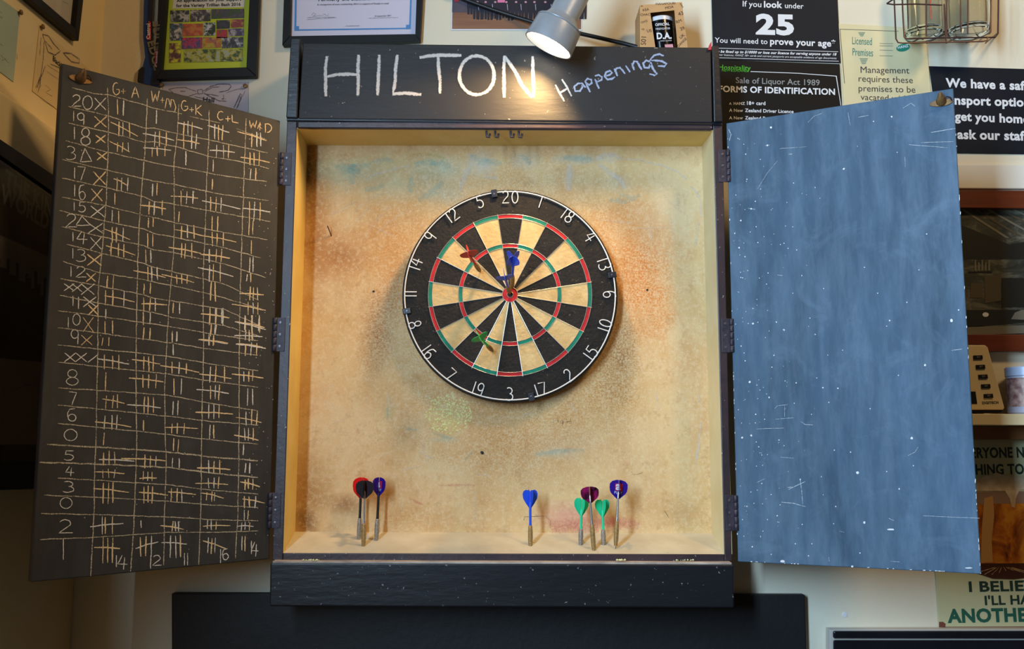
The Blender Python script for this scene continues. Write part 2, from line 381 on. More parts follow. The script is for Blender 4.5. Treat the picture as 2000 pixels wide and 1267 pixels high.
# inner corners: front and back rectangles
tl, tr = fp.px(580, 250.5), fp.px(1392.5, 254.5); blf, brf = fp.px(552.9, 1079.7), fp.px(1414.5, 1082)
tlb, trb = bp.px(600.6, 283.8), bp.px(1370.8, 285.8); blb, brb = bp.px(576.6, 1037.9), bp.px(1390, 1041.4)
def W(pl, q): return pl.p(*q)
mb = MB().prism(YP(0), [(-.45, blb[1]-.03), (.45, blb[1]-.03), (.45, tlb[1]+.03), (-.45, tlb[1]+.03)], -.019, 0)
mb.build('backing_board', m_panel, cab)
def slab(q0, q1, q2, q3, off):   # inner quad (world pts) thickened by off
    off = Vector(off); a = [Vector(q) for q in (q0, q1, q2, q3)]
    return MB().add(a+[p+off for p in a], [(0,1,2,3),(7,6,5,4),(0,4,5,1),(1,5,6,2),(2,6,7,3),(3,7,4,0)])
FB = .0012
slab(W(fp,tl)+Vector((0,.002,0)), W(fp,blf)+Vector((0,.002,0)), W(bp,blb), W(bp,tlb), (-.016,0,0)).build('side_panel', m_creamp, cab, label='left inner side in yellowed cream paint')
slab(W(fp,tr)+Vector((0,.002,0)), W(bp,trb), W(bp,brb), W(fp,brf)+Vector((0,.002,0)), (.016,0,0)).build('side_panel', m_creamr, cab, label='right inner side, cream paint lightened for the window light')
slab(W(fp,tl)+Vector((0,.002,0)), W(bp,tlb), W(bp,trb), W(fp,tr)+Vector((0,.002,0)), (0,0,.016)).build('top_panel', m_creamp, cab)
slab(W(fp,blf)+Vector((0,.002,0)), W(fp,brf)+Vector((0,.002,0)), W(bp,brb), W(bp,blb), (0,0,-.02)).build('bottom_shelf', m_shelf, cab, label='dusty cream bottom shelf')
# outer stiles and rails in dark paint (front edges)
otl, otr = fp.px(560.5, 236), fp.px(1410.8, 238); obl, obr = fp.px(531.6, 1094), fp.px(1429.5, 1096)
th = .0285
def edge(pts, d0, d1, name, bev=.002, m=None, label=None): return MB().prism(fp, pts, d0, d1).build(name, m or m_purple, cab, bevel=bev, label=label)
def stile(o0, o1, i0, i1):
    # front strip plus the outer side board
    MB().prism(fp, [o0, o1, i1, i0], -.010, 0).build('stile', m_purple, cab, bevel=.0015)
stile((otl[0], otl[1]), (obl[0], obl[1]), (tl[0]-.0005, otl[1]), (blf[0]-.0005, obl[1]))
stile((otr[0], otr[1]), (obr[0], obr[1]), (tr[0]+.0005, otr[1]), (brf[0]+.0005, obr[1]))
for sx, o0, o1 in ((-1, otl, obl), (1, otr, obr)):
    q = [Vector((o0[0], YF+.01, Z0+o0[1])), Vector((o1[0], YF+.01, Z0+o1[1])), Vector((o1[0], WALL, Z0+o1[1])), Vector((o0[0], WALL, Z0+o0[1]))]
    slab(*q, (-sx*.008, 0, 0)).build('outer_side', m_purple, cab)
# top rail (rounded, shiny) and bottom rail
MB().prism(fp, [(tl[0], tl[1]), (tr[0], tr[1]), (tr[0], otr[1]), (tl[0], otl[1])], -.010, .003).build('top_rail', m_purple, cab, bevel=.004, seg=3)
MB().prism(fp, [(blf[0], obl[1]), (brf[0], obr[1]), (brf[0], brf[1]), (blf[0], blf[1])], -.010, .001).build('bottom_rail', m_purple, cab, bevel=.0015)
# header box
hp = YP(-.118)
h_bl, h_br = hp.px(558.5, 229), hp.px(1412, 238); h_tl, h_tr = hp.px(568, 74), hp.px(1404, 88)
pbl, pbr = hp.px(580, 230), hp.px(1394.5, 238); ptl, ptr = hp.px(589, 82), hp.px(1391, 91)
head = MB().prism(hp, [(pbl[0]+.002, pbl[1]), (pbr[0]-.002, pbr[1]), (ptr[0]-.002, ptr[1]), (ptl[0]+.002, ptl[1])], -.137, -.004).build('header_panel', m_dkhead, cab, bevel=.002, label='black header board lettered in white chalk')
MB().prism(hp, [h_bl, pbl, (ptl[0]-.003, h_tl[1]), h_tl], -.137, 0).build('header_post', m_dkwood, cab, bevel=.002)
MB().prism(hp, [pbr, h_br, h_tr, (ptr[0], h_tr[1])], -.137, 0).build('header_post', m_dkwood, cab, bevel=.002)
MB().prism(hp, [(h_bl[0], h_bl[1]-.004), (h_br[0], h_br[1]-.004), (h_br[0], h_br[1]+.001), (h_bl[0], h_bl[1]+.001)], -.137, -.006).build('header_base', m_dkwood, cab)
rt = hp.px(1388, 92)
MB().prism(hp, [(rt[0]-.006, rt[1]-.006), (rt[0]+.001, rt[1]-.006), (rt[0]+.002, rt[1]+.012), (rt[0]-.002, rt[1]+.006)], -.006, .001).build('red_tag', plain('red_tag', C(206,60,70), .6), cab)
# kick board at the bottom, with its dusty upper ledge
kp = YP(-.128)
k_tl, k_tr, k_br, k_bl = kp.px(527.6, 1099), kp.px(1434, 1102), kp.px(1434, 1187), kp.px(526, 1184)
MB().prism(kp, [k_bl, k_br, k_tr, k_tl], -.147, 0).build('base_board', m_dkwood, cab, bevel=.003)
MB().prism(YP(-.126), [(k_tl[0]+.004, k_tl[1]-.001), (k_tr[0]-.004, k_tr[1]-.001), (k_tr[0]-.004, k_tr[1]+.0035), (k_tl[0]+.004, k_tl[1]+.0035)], -.02, 0).build('chalk_ledge', m_dust, cab, bevel=.001)
mb = MB(); lp = YP(-.127)
for i in range(60):
    a, b = lp.px(random.choice((random.uniform(1205,1222), random.uniform(1320,1362), random.uniform(590,625))), 1096); r = random.uniform(.0008, .0022)
    mb.lathe(lp.p(a, b+.0012, random.uniform(-.006,.0)), (0,0,1), [(0, r*.8), (r*.7, r), (r*1.4, r*.3)], 6)
tag(mb.build('chalk_crumbs', plain('chalk_crumb_yellow', C(222,222,170), .9), cab), kind='stuff')
# hooks of the catch under the top
mb = MB(); tp = YP(-.096)
for x in (950, 967, 997, 1013):
    a, b = tp.px(x, 255); z = tl[1]
    mb = MB().tube([tp.p(a, z+.004), tp.p(a, z-.006), tp.p(a+.001, z-.013), tp.p(a+.006, z-.014), tp.p(a+.007, z-.006)], .0024, 8)
    mb.build('catch_hook', m_metal_dk, cab, smooth=True)
# hinges
def hinge(x, y, side):
    a, b = fp.px(x, y); h = .034
    ro = thing_h = MB().rect(fp, a-.009, b-h, a+.009, b+h, 0, .0015).build('hinge', m_metal_dk, cab, bevel=.0005)
    kn = a + side*.011
    for k in range(5):
        z0 = b-h+k*2*h/5
        MB().lathe(fp.p(kn, z0+.0005, .002), (0,0,1), [(0,.0038),(.0005,.0042),(2*h/5-.0015,.0042),(2*h/5-.001,.0038)], 10).build('hinge_knuckle', m_metal_dk, ro, smooth=True)
    for k in (-.7, 0, .7):
        MB().lathe(fp.p(a-.001, b+k*h, .0012), (0,-1,0), [(0,.0032),(.0012,.0028),(.0015,.001)], 10).build('screw', plain('screw_metal', C(110,104,110), .35, .6) if 'screw_metal' not in bpy.data.materials else bpy.data.materials['screw_metal'], ro, smooth=True)
for x, y in ((560.5, 330), (548, 653), (539, 996)): hinge(x, y, -1)
for x, y in ((1411.5, 324), (1418, 655), (1426, 1001)): hinge(x, y, 1)

# header lettering
hpd = -.004+.0007
HPn = YP(-.114)
mb = MB(); q = lambda x, y: (540+x/3.571, y/3.571)
def Hs(pts, wd=6): mb.mark(); stroke(mb, HPn, [q(*p) for p in pts], wd*1.35, .3, .0008, 12)
for st in ([(352,392),(342,470),(343,560),(345,672)], [(573,382),(568,470),(570,560),(568,665)], [(350,535),(420,520),(510,518),(575,520)],
           [(716,382),(714,480),(710,570),(706,665)], [(844,382),(830,480),(828,560),(815,655),(900,648),(1010,660)],
           [(998,402),(1060,390),(1130,386),(1290,386)], [(1126,386),(1130,450),(1133,500),(1140,560),(1141,652)],
           arc(1397,525,122,136,75,435,22), [(1590,388),(1586,470),(1586,560),(1588,680)], [(1592,392),(1660,490),(1710,590),(1780,678)], [(1786,392),(1788,480),(1790,560),(1794,620),(1792,680)]):
    Hs(st, 6.2)
mb.build_each('chalk_lettering', k_paint, cab, label='large white capitals on the header')
mb = MB(); q = lambda x, y: (1040+x/7.143, 80+y/7.143)
for st in ([(318,610),(370,710),(445,840)], [(410,535),(480,640),(545,770)], [(390,720),(440,690),(490,660)]):
    Hs(st, 3.6)
mb.build_each('chalk_lettering', k_paint, cab, label='faint first letter of the slanting word')
mb = MB()
for st in ([(690,590),(640,590),(580,640),(600,700),(660,700),(700,640),(690,590),(740,650)],
           [(735,560),(770,640),(805,715)], [(735,560),(770,525),(820,540),(825,590),(790,610),(750,590)],
           [(870,530),(900,600),(930,665)], [(870,490),(920,475),(970,500),(965,545),(910,570),(870,545)],
           [(1030,490),(1080,470),(1110,440),(1080,415),(1020,440),(1010,500),(1050,540),(1110,530),(1150,500)],
           [(1140,385),(1165,430),(1185,490)], [(1150,430),(1170,380),(1220,370),(1260,410),(1290,460)],
           [(1300,345),(1330,390),(1360,435)], [(1385,310),(1400,360),(1420,405)], [(1395,340),(1420,285),(1460,290),(1490,340),(1525,400)],
           [(1640,290),(1590,270),(1545,310),(1560,370),(1620,375),(1645,320),(1640,290),(1680,380),(1735,460),(1700,480),(1630,460)],
           [(1830,210),(1770,185),(1700,200),(1640,270),(1720,275),(1800,280),(1870,320),(1840,355),(1750,350)]):
    Hs(st, 3.9)
mb.build_each('chalk_lettering', k_blue, cab, label='slanting pale blue handwriting')

# chalk smears on the backing board
q = lambda x, y: (600+x/5, 280+y/5)
def smear(mat, sts, wd, lab=None):
    mb = MB()
    for st in sts: mb.mark(); stroke(mb, bp, [q(*p) for p in st], wd*1.7, .8, .0006, 14)
    mb.build_each('chalk_smear', mat, cab, label=lab)
smear(k_smear, ([(250,430),(330,370),(450,320),(640,310)], [(220,700),(330,670),(420,620),(470,560)], [(350,860),(480,760),(560,680),(620,600)], [(470,660),(560,590),(690,500),(800,475),(860,540)],
   [(560,960),(620,820),(700,720),(820,600)], [(700,860),(840,740),(1000,640)], [(140,550),(260,480),(420,440)], [(600,790),(820,890)], [(230,690),(470,560)], [(50,420),(80,280),(100,200)]), 4, 'faint white chalk smears')
smear(k_wh2, ([(560,370),(680,300),(820,260),(1000,215)],), 4)
smear(k_teal, ([(320,290),(420,270),(520,270)], [(640,190),(760,160),(850,165)], [(270,230),(420,240),(620,200)], [(1090,560),(1180,510),(1260,440),(1320,370)], [(1200,200),(1320,195),(1400,230)],
   [(1590,120),(1700,180),(1900,190)], [(560,460),(660,440),(740,410)], [(440,200),(440,400)], [(1010,330),(1010,480)], [(1050,210),(1180,180),(1300,200)]), 15, 'teal chalk smears near the top')
smear(k_yelf, ([(1080,300),(1180,280),(1300,300)], [(1000,120),(1180,105),(1340,140)]), 9)
smear(k_wh2, ([(1590,100),(1600,200),(1520,380),(1500,470)], [(1720,330),(1850,340)]), 11)
q = lambda x, y: (1000+x/5, 280+y/5)
smear(k_wh2, ([(1080,150),(1260,165),(1460,215),(1620,280),(1710,350)], [(1740,420),(1810,480),(1845,560),(1850,720)], [(1820,780),(1810,900),(1790,990)]), 5, 'white chalk arc at upper right')
smear(k_wh2, ([(560,200),(560,330),(555,460)], [(840,200),(950,280),(1060,350),(1110,440)], [(830,160),(900,110),(1000,110),(1070,150)]), 12)
smear(k_teal, ([(500,140),(620,150),(780,160)], [(1050,500),(1180,540),(1250,500)], [(940,560),(1060,560),(1150,560)], [(100,110),(180,200)]), 13)
smear(k_smear, ([(1450,240),(1480,430)], [(1270,470),(1460,465)], [(1480,500),(1560,600),(1700,690)], [(1600,480),(1630,640)], [(1540,680),(1590,990)], [(1710,700),(1700,980)],
   [(1360,840),(1360,990)], [(830,740),(1180,780)], [(1200,830),(1560,820)], [(640,210),(780,180)]), 5)
q = lambda x, y: (580+x/3.1675, 660+y/3.1675)
mb = MB()
for i in range(260):
    r = math.sqrt(random.random()); a = random.uniform(0, 6.28); x = 940+148*r*math.cos(a); y = 470+125*r*math.sin(a); t = random.uniform(0, 6.28); l = random.uniform(6, 14)
    stroke(mb, bp, [q(x, y), q(x+l*math.cos(t), y+l*math.sin(t))], 2.4, 0, .0006)
mb.build('chalk_scribble', k_yel2, cab, label='round patch of pale yellow chalk flecks')
smear(k_wh2, ([(165,290),(170,335)], [(205,290),(230,300),(205,330),(240,360)], [(180,390),(200,430),(190,450)], [(215,410),(260,430),(225,445)], [(430,350),(435,410)], [(565,340),(570,460)], [(750,700),(850,750)], [(780,640),(800,760)],
   [(650,820),(760,790)], [(1110,840),(1200,850)], [(1100,950),(1095,1140)], [(640,1010),(650,1080)], [(215,530),(280,500)]), 3, 'small chalk figures')
smear(k_teal, ([(840,590),(960,620)], [(670,560),(740,570)], [(560,430),(560,500)], [(1040,750),(1090,700)]), 8)
smear(k_pink, ([(870,910),(1100,910)], [(690,990),(780,1030)]), 5)
q = lambda x, y: (980+x/3.1667, 660+y/3.1667)
smear(k_pink, ([(290,1160),(480,1140),(700,1140),(850,1160)], [(310,1190),(600,1180)]), 22, 'pink chalk smear above the shelf')
smear(k_wh2, ([(430,400),(460,460)], [(120,480),(190,460)], [(950,330),(970,440)], [(1220,350),(1225,410)], [(1200,760),(1225,640)], [(1230,520),(1200,780)]), 4)
smear(k_teal, ([(210,720),(350,700),(510,690)],), 10)
mb = MB()
for st in ([(320,495),(318,530)], [(345,490),(350,525)], [(318,512),(350,508)], [(375,510),(360,520),(380,530),(380,510),(375,545)], [(400,500),(405,530)], [(425,500),(430,530)], [(400,515),(430,515)],
           [(800,825),(815,845),(850,840),(872,830)], [(1005,1068),(1025,1095),(1033,1112)], [(135,1130),(140,1105),(270,1100),(300,1130),(300,1180)]):
    stroke(mb, bp, [q(*p) for p in st], 1.6, .2, .0008)
m_pencil = chalk('pencil_marks', C(70,60,55), .35, .3, 300, .75)
mb.build('pencil_marks', m_pencil, cab)
# nail and holes in the backing
a, b = bp.px(647, 461)
MB().tube([bp.p(a, b, -.001), bp.p(a-.001, b+.006, .008), bp.p(a-.005, b+.018, .02)], .0011, 8).build('nail', m_metal_dk, cab, smooth=True)
for x, y, r in ((730, 569, .0028), (1264, 566, .0028), (942, 884, .004), (1058, 284, .0018), (925, 282, .0018)):
    a, b = bp.px(x, y); MB().flat(bp, [(a+r*math.cos(t*.7)*random.uniform(.7,1.2), b+r*math.sin(t*.7)*random.uniform(.7,1.1)) for t in range(9)], .0007).build('screw_hole', m_ink, cab, flatmesh=True)

# ============================================================ CHALKBOARD DOORS
def slate(name, c1, c2, dust_sheen, amt, vs=(3,3,.8)):
    m, nt, b = nodes(name); g = NG(nt); v = g.coord(scale=vs)
    c = g.mix(g.ramp(g.noise(v, 3.2, 6, .6, .4), [(.3, 0.), (.7, 1.)]), c1, c2)
    c = g.mix(g.math('MULTIPLY', g.ramp(g.noise(g.coord(scale=(6,6,1.2)), 5, 8, .7), [(.4, 0.), (.75, 1.)]), amt), c, dust_sheen)
    c = g.mix(g.math('MULTIPLY', g.ramp(g.noise(g.coord(), 9, 5, .7, 1), [(.52, 0.), (.8, 1.)]), amt), c, dust_sheen)
    g.lk(c, b.inputs['Base Color']); b.inputs['Roughness'].default_value = .62; b.inputs['Specular IOR Level'].default_value = .35
    g.bump(g.noise(g.coord(scale=(5,5,1)), 60, 5, .6), b, .12, .001); return m
m_sl = slate('charcoal_chalkboard_paint', C(48,48,50), C(58,57,57), C(84,82,80), .35)
m_sr = slate('daylit_chalkboard_paint', C(46,70,92), C(70,98,124), C(112,136,158), .55)  # same paint as the left door, with cool daylight sheen coloured in
m_dedge = plain('door_edge_black', C(24,24,26), .5)
dl = thing('cabinet_door', Vector((HP[0]-.16, HP[1]-.15, Z0-.6)), 'charcoal chalkboard door on the left covered in chalked darts tallies', 'cabinet door', 'hinged chalkboard doors of the dartboard cabinet')
dr = thing('cabinet_door', Vector((HR[0]+.19, HR[1]-.1, Z0-.6)), 'wiped chalkboard door on the right, daylight blue painted in, with scattered white flecks', 'cabinet door', 'hinged chalkboard doors of the dartboard cabinet')
L4 = [LD.px(60, 1137), LD.px(526.5, 1091.5), LD.px(547.5, 235.5), LD.px(121.5, 123)]
R4 = [RD.px(1441, 1096.5), RD.px(1916.3, 1120.6), RD.px(1861.8, 172.3), RD.px(1418.4, 240.5)]
MB().prism(LD, L4, -.016, 0).build('door_panel', m_sl, dl, bevel=.002)
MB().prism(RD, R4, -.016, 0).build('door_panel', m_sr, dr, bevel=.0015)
# brass catch knobs in the upper corners
def knob(pl, x, y, par):
    a, b = pl.px(x, y)
    pts = [(a+.020*math.cos(t*math.pi/8), b-.004+.007*math.sin(t*math.pi/8)) for t in range(16)]
    MB().prism(pl, pts, 0, .0022).build('catch_plate', m_brass, par, bevel=.0006)
    MB().lathe(pl.p(a, b-.004, .002), pl.n*.8+Vector((0,0,.6)), [(0,.0085),(.006,.0085),(.013,.006),(.020,.0035),(.023,.001)], 12).build('catch_stud', m_brass, par, smooth=True)
    MB().tube([pl.p(a+.004, b, .006), pl.p(a+.010, b+.004, .009), pl.p(a+.016, b+.002, .006), pl.p(a+.018, b-.003, .002)], .0012, 8).build('catch_wire', m_iron, par, smooth=True)
knob(LD, 157, 151, dl); knob(RD, 1838, 197, dr)

S5 = lambda x, y: (60+x/2.5357, 120+y/2.5357)
S6 = lambda x, y: (300+x/2.5357, 180+y/2.5357)
S7 = lambda x, y: (50+x/2.3036, 600+y/2.3036)
S8 = lambda x, y: (300+x/2.3036, 600+y/2.3036)
gl = MB()
for a, b in (([(380,130),(385,250),(383,450),(378,560),(375,680),(365,800),(352,960),(335,1120),(333,1217)], [(322,0),(325,200),(320,400),(318,560),(310,740),(308,900),(300,1080),(293,1208)]),
             ([(577,185),(572,330),(565,450),(555,560),(545,700),(535,830),(530,1000),(525,1217)], [(497,0),(497,200),(497,400),(500,600),(495,760),(490,900),(485,1020),(472,1188)])):
    gl.mark(); stroke(gl, LD, [S5(*p) for p in a]+[S7(*p) for p in b[1:]], 3.8, .5)
for a, b in (([(125,60),(118,200),(100,350),(103,600),(98,800),(85,950),(75,1065)], [(65,0),(60,150),(50,350),(52,560),(57,700),(50,900),(45,1160)]),
             ([(275,90),(272,260),(262,450),(255,700),(245,900),(245,1065)], [(222,0),(225,200),(218,450),(215,700),(213,900),(203,1158)]),
             ([(458,130),(452,300),(445,500),(438,700),(430,950),(427,1065)], [(390,0),(385,200),(385,500),(382,750),(378,950),(368,1128)])):
    gl.mark(); stroke(gl, LD, [S6(*p) for p in a]+[S8(*p) for p in b[1:]], 3.4, .5)
gl.build_each('chalk_column_line', k_line, dl)
gl = MB()
for a, b in (([(205,130),(260,145),(310,160),(385,165),(560,215)], [(0,80),(140,107)]), ([(185,222),(385,270),(560,330)], [(0,178),(120,205),(270,235),(450,275),(565,300)]),
             ([(187,305),(385,350),(560,400)], [(0,245),(110,270),(265,315),(450,348),(570,378)]), ([(173,392),(385,450),(560,490)], [(0,350),(91,366),(350,415),(560,442)]),
             ([(155,485),(385,540),(560,580)], [(0,440),(91,455),(350,508),(570,536)]), ([(155,578),(380,625),(560,670)], [(0,540),(91,553),(350,600),(578,640)]),
             ([(155,672),(375,715),(560,762)], [(0,620),(91,643),(350,695),(565,730)]), ([(142,738),(370,790),(560,830)], [(0,700),(91,716),(350,770),(530,820)]),
             ([(153,818),(360,870),(560,912)], [(0,780),(91,793),(350,850),(555,918)]), ([(178,905),(350,950),(560,1000)], [(0,865),(91,888),(350,950),(520,1030)]),
             ([(160,990),(340,1045),(560,1080)], [(0,940),(91,956),(350,1018),(555,1082)]), ([(147,1075),(335,1110),(560,1155)], [(0,1020),(91,1033),(350,1075),(545,1165)]),
             ([(145,1158),(330,1195),(560,1235)], [(0,1092),(91,1115),(350,1155),(530,1210)])):
    gl.mark(); stroke(gl, LD, [S5(*p) for p in a]+[S6(*p) for p in b], 3.3, .6)
for l, c, r in ((15,85,150),(92,158,215),(170,220,285),(247,300,360),(362,395,465),(440,490,530),(522,572,615),(617,650,690),(697,720,765),(768,798,840),(845,872,900),(927,943,960),(1045,1012,1005)):
    x0 = {697:62, 845:80, 927:70, 1045:65, 617:95}.get(l, 145)
    gl.mark(); stroke(gl, LD, [S7(x0, l), S7(330, l+(c-l)*.35), S7(640, c), S8(270, (c+r)/2+4), S8(470, r)], 3.4 if l not in (617, 697) else 5, .6)
gl.mark(); stroke(gl, LD, [S6(180,120), S6(275,140), S6(330,152)], 2, .4); gl.mark(); stroke(gl, LD, [S6(410,180), S6(560,235)], 2, .4)
gl.build_each('chalk_row_line', k_line, dl)
tw, ty = MB(), MB()
def tally(S, xs, y0, y1, cr=None, heavy=False):
    tw.mark(); ty.mark()
    for i, x in enumerate(xs):
        m = ty if random.random() < .62 else tw
        stroke(m, LD, [S(x+random.uniform(-2,3), y0+random.uniform(-4,4)), S(x+random.uniform(-3,2), y1+random.uniform(-4,4))], random.uniform(2.9, 4.4), .4)
    if cr: stroke(ty if random.random() < .7 else tw, LD, [S(cr[0], cr[1]), S((cr[0]+cr[2])/2, (cr[1]+cr[3])/2-3), S(cr[2], cr[3])], random.uniform(3.0, 4.4), .4)
T5 = [((430,460),190,265),((435,457,490),300,370,(395,300,530,370)),((430,455,482),400,448,(390,395,490,448)),((427,450,482),575,640,(410,580,475,612)),((417,),655,710),((405,437),738,795),
 ((403,425,457),820,895,(365,830,492,882)),((397,435,462),900,968,(372,912,518,958)),((380,408),1062,1122),((372,405,462),1135,1210,(365,1160,515,1190)),
 ((620,),238,310),((615,637,670),348,420,(555,357,710,390)),((600,627,665),422,470,(557,428,695,440)),((605,625),603,665),((585,610,650),690,758,(540,712,670,730)),((583,606),770,820),((580,606),855,915),
 ((570,595),930,998),((580,600,627),1018,1085,(508,1035,668,1070)),((562,590),1098,1150),((560,590,615),1170,1238,(548,1200,675,1205))]
T6 = [((150,172,190),145,215,(120,152,242,182)),((148,190,210),208,280,(118,235,228,255)),((157,),292,365),((135,163,195),490,555,(85,515,220,525)),((125,),588,640),((138,168,200),660,725,(103,680,250,712)),
 ((137,155,190),745,820,(75,768,235,798)),((115,140,165),905,950,(40,903,200,942)),((98,127),1045,1095),((92,116),1185,1235),
 ((305,322,342),160,235,(268,165,375,200)),((312,345,370),258,325,(278,288,402,298)),((297,),335,390),((290,),430,485),((283,310,335),520,590,(240,538,430,578)),((290,317),615,685),((290,312,347),695,760,(250,712,410,742)),
 ((277,310,335),775,840,(232,803,378,822)),((277,295,332),852,935,(220,868,395,912)),((283,305),935,1035),((280,308,340),1072,1145,(235,1097,375,1117)),((283,305),1150,1205),((275,297),1205,1250,(222,1225,365,1245)),
 ((488,512,530),200,270,(415,195,560,240)),((475,497,523),298,365,(430,322,575,348)),((480,505),375,435),((475,498,525),545,640,(440,575,578,593)),((472,490),640,705),((482,),730,800),((475,493),818,890),((462,483),898,940),
 ((478,495,515),965,1030,(425,997,545,1003)),((468,492,515),1040,1100,(388,1050,555,1080)),((455,485,525),1105,1195,(405,1135,550,1165)),((455,470,490),1185,1230,(400,1205,540,1210)),((),0,0,(412,1245,540,1262))]
T7 = [((360,),10,50),((358,390),60,118),((345,377),135,175),((355,392,420),215,280,(325,232,465,255)),((360,),295,375),((362,393,412),395,455,(345,412,445,432)),((355,388,412),485,548,(312,515,475,538)),((352,),568,622),
 ((350,375,400),650,710,(330,685,490,692)),((348,373,400),728,765,(312,740,445,748)),((350,372,395),790,880,(305,815,465,832)),((343,360,390),940,1020,(290,987,440,972)),((348,370,392),1035,1150,(308,1080,425,1085)),
 ((530,560),20,80),((530,560),90,145),((530,555,572),220,285,(478,235,605,255)),((527,555,588),300,365,(465,318,620,335)),((533,552,574),400,475,(455,438,608,452)),((532,),505,555),((535,560,588),665,720,(430,680,630,690)),
 ((528,550,570),740,780,(512,770,590,768)),((533,553,570),805,880,(510,832,640,845)),((518,),955,988),((517,540,567),1030,1120,(495,1085,597,1055))]
T8 = [((83,105),110,158),((87,),170,215),((83,113,145),248,300,(30,262,205,292)),((90,124),320,395),((88,110),420,485),((83,108,138),520,570,(52,540,200,545)),((90,110),590,645),((87,114),675,725),((80,105,128),815,875,(65,830,190,842)),
 ((85,98,112),960,1008,(30,982,135,998)),((75,100,120),1025,1125,(35,1058,150,1065)),((253,280,310),5,80,(212,30,340,48)),((257,280),80,125),((250,268),125,175,(205,145,335,162)),((255,280,318),265,335,(205,300,350,320)),
 ((257,280,295),350,415,(193,370,338,387)),((250,272,293),438,500,(188,472,357,480)),((252,270),527,590),((247,270,298),690,745,(195,722,345,730)),((247,270,292),765,815,(187,792,335,797)),((237,262,275),830,870,(215,835,315,858)),
 ((240,260,280),958,1000,(222,985,345,982)),((245,260,275),1035,1105,(222,1050,325,1085)),((410,443,475),35,105,(365,65,505,100)),((413,430,443),105,150,(365,128,490,132)),((415,440,462),160,215,(370,165,505,185)),
 ((407,428,445),285,335,(352,300,495,318)),((422,445),365,440),((417,442,465),465,530,(370,495,485,518)),((410,428,450),545,600,(362,575,472,598)),((403,),620,668),((412,433),700,745),((410,428,445),770,820,(390,785,478,807)),
 ((407,430,458),850,900,(400,862,500,880)),((408,425),910,958),((395,412,430),965,1002,(375,985,450,985)),((397,410),1030,1095)]
for S, T in ((S5,T5),(S6,T6),(S7,T7),(S8,T8)):
    for t in T: tally(S, *t)
def gls(S, lst, m, wd=3.0):
    for ch, x0, y0, x1, y1 in lst:
        a, b = S(x0, y0), S(x1, y1); glyph(m, LD, ch, a[0], a[1], b[0], b[1], wd)
gls(S5, [('2',205,165,250,222),('0',255,170,308,238),('1',210,245,215,295),('9',230,255,270,315),('1',213,325,220,385),('8',245,330,298,415),('3',175,420,225,487),('D',245,430,302,497),('1',213,525,222,580),('7',232,520,270,590),
 ('1',213,610,222,668),('6',238,610,272,685),('1',210,695,220,738),('5',235,695,275,745),('2',175,755,230,820),('D',225,765,295,812),('1',203,845,215,890),('4',228,842,280,905),('1',205,925,212,975),('3',225,930,275,990),
 ('1',195,1015,203,1065),('2',225,1015,275,1068),('X',165,1100,215,1135),('X',205,1100,255,1140),('X',250,1100,315,1155),('1',205,1160,213,1210),('1',233,1165,240,1225),('X',260,1165,325,1215),('X',316,180,372,240),
 ('X',285,800,357,850),('X',295,870,350,930),('X',297,715,365,770)], tw)
gls(S5, [('X',315,272,376,325),('X',322,365,370,403),('X',328,450,378,488),('X',310,545,372,610),('X',300,630,355,692),('X',280,955,350,1010),('X',275,1048,322,1090),('X',285,1205,335,1255)], ty, 3.8)
gls(S7, [('1',188,45,196,90),('0',210,30,248,80),('9',203,100,243,165),('X',175,205,225,245),('X',225,205,275,245),('/',280,215,322,248),('8',180,280,240,350),('7',195,380,228,440),('6',188,455,230,512),('0',170,548,235,600),
 ('5',172,645,220,688),('4',180,715,218,760),('3',168,782,220,832),('0',152,855,212,905),('2',150,955,212,1015),('1',166,1040,174,1135),('1',402,1115,415,1168),('4',415,1115,458,1180),('1',553,1115,572,1175),('2',572,1115,612,1160)], tw)
gls(S7, [('X',258,45,305,110),('X',250,125,300,170)], ty, 2.4)
gls(S8, [('1',136,1105,142,1160),('1',150,1105,156,1160),('1',298,1085,304,1150),('6',310,1085,338,1135),('1',435,1050,445,1110),('4',440,1055,472,1120)], tw)
gls(S5, [('G',405,105,442,165),('+',447,135,470,160),('A',500,125,535,180),('W',597,145,636,200),('+',642,178,662,205),('M',665,178,725,232)], ty)
gls(S6, [('G',135,42,172,92),('+',178,75,200,98),('K',205,60,240,112),('C',315,95,348,138),('+',355,118,380,145),('L',385,112,420,150),('W',475,140,510,178),('&',512,145,540,185),('d',550,155,585,200)], ty)
tw.build_each('chalk_mark', k_white, dl); ty.build_each('chalk_mark', k_yellow, dl, label='yellow chalk mark')
mb = MB()
for i in range(150):
    x = random.choice((random.uniform(480, 540), random.uniform(150, 540))); y = random.uniform(260, 1080); r = random.uniform(.5, 1.3)
    if x < 545-(y-235)*.022: mb.pxflat(LD, [(x+r*math.cos(t*1.05), y+r*math.sin(t*1.05)) for t in range(6)], .0009)
m_fleck = plain('pale_flecks', C(170,165,158), .8)
mb.build('chalk_flecks', m_fleck, dl, flatmesh=True, kind='stuff')
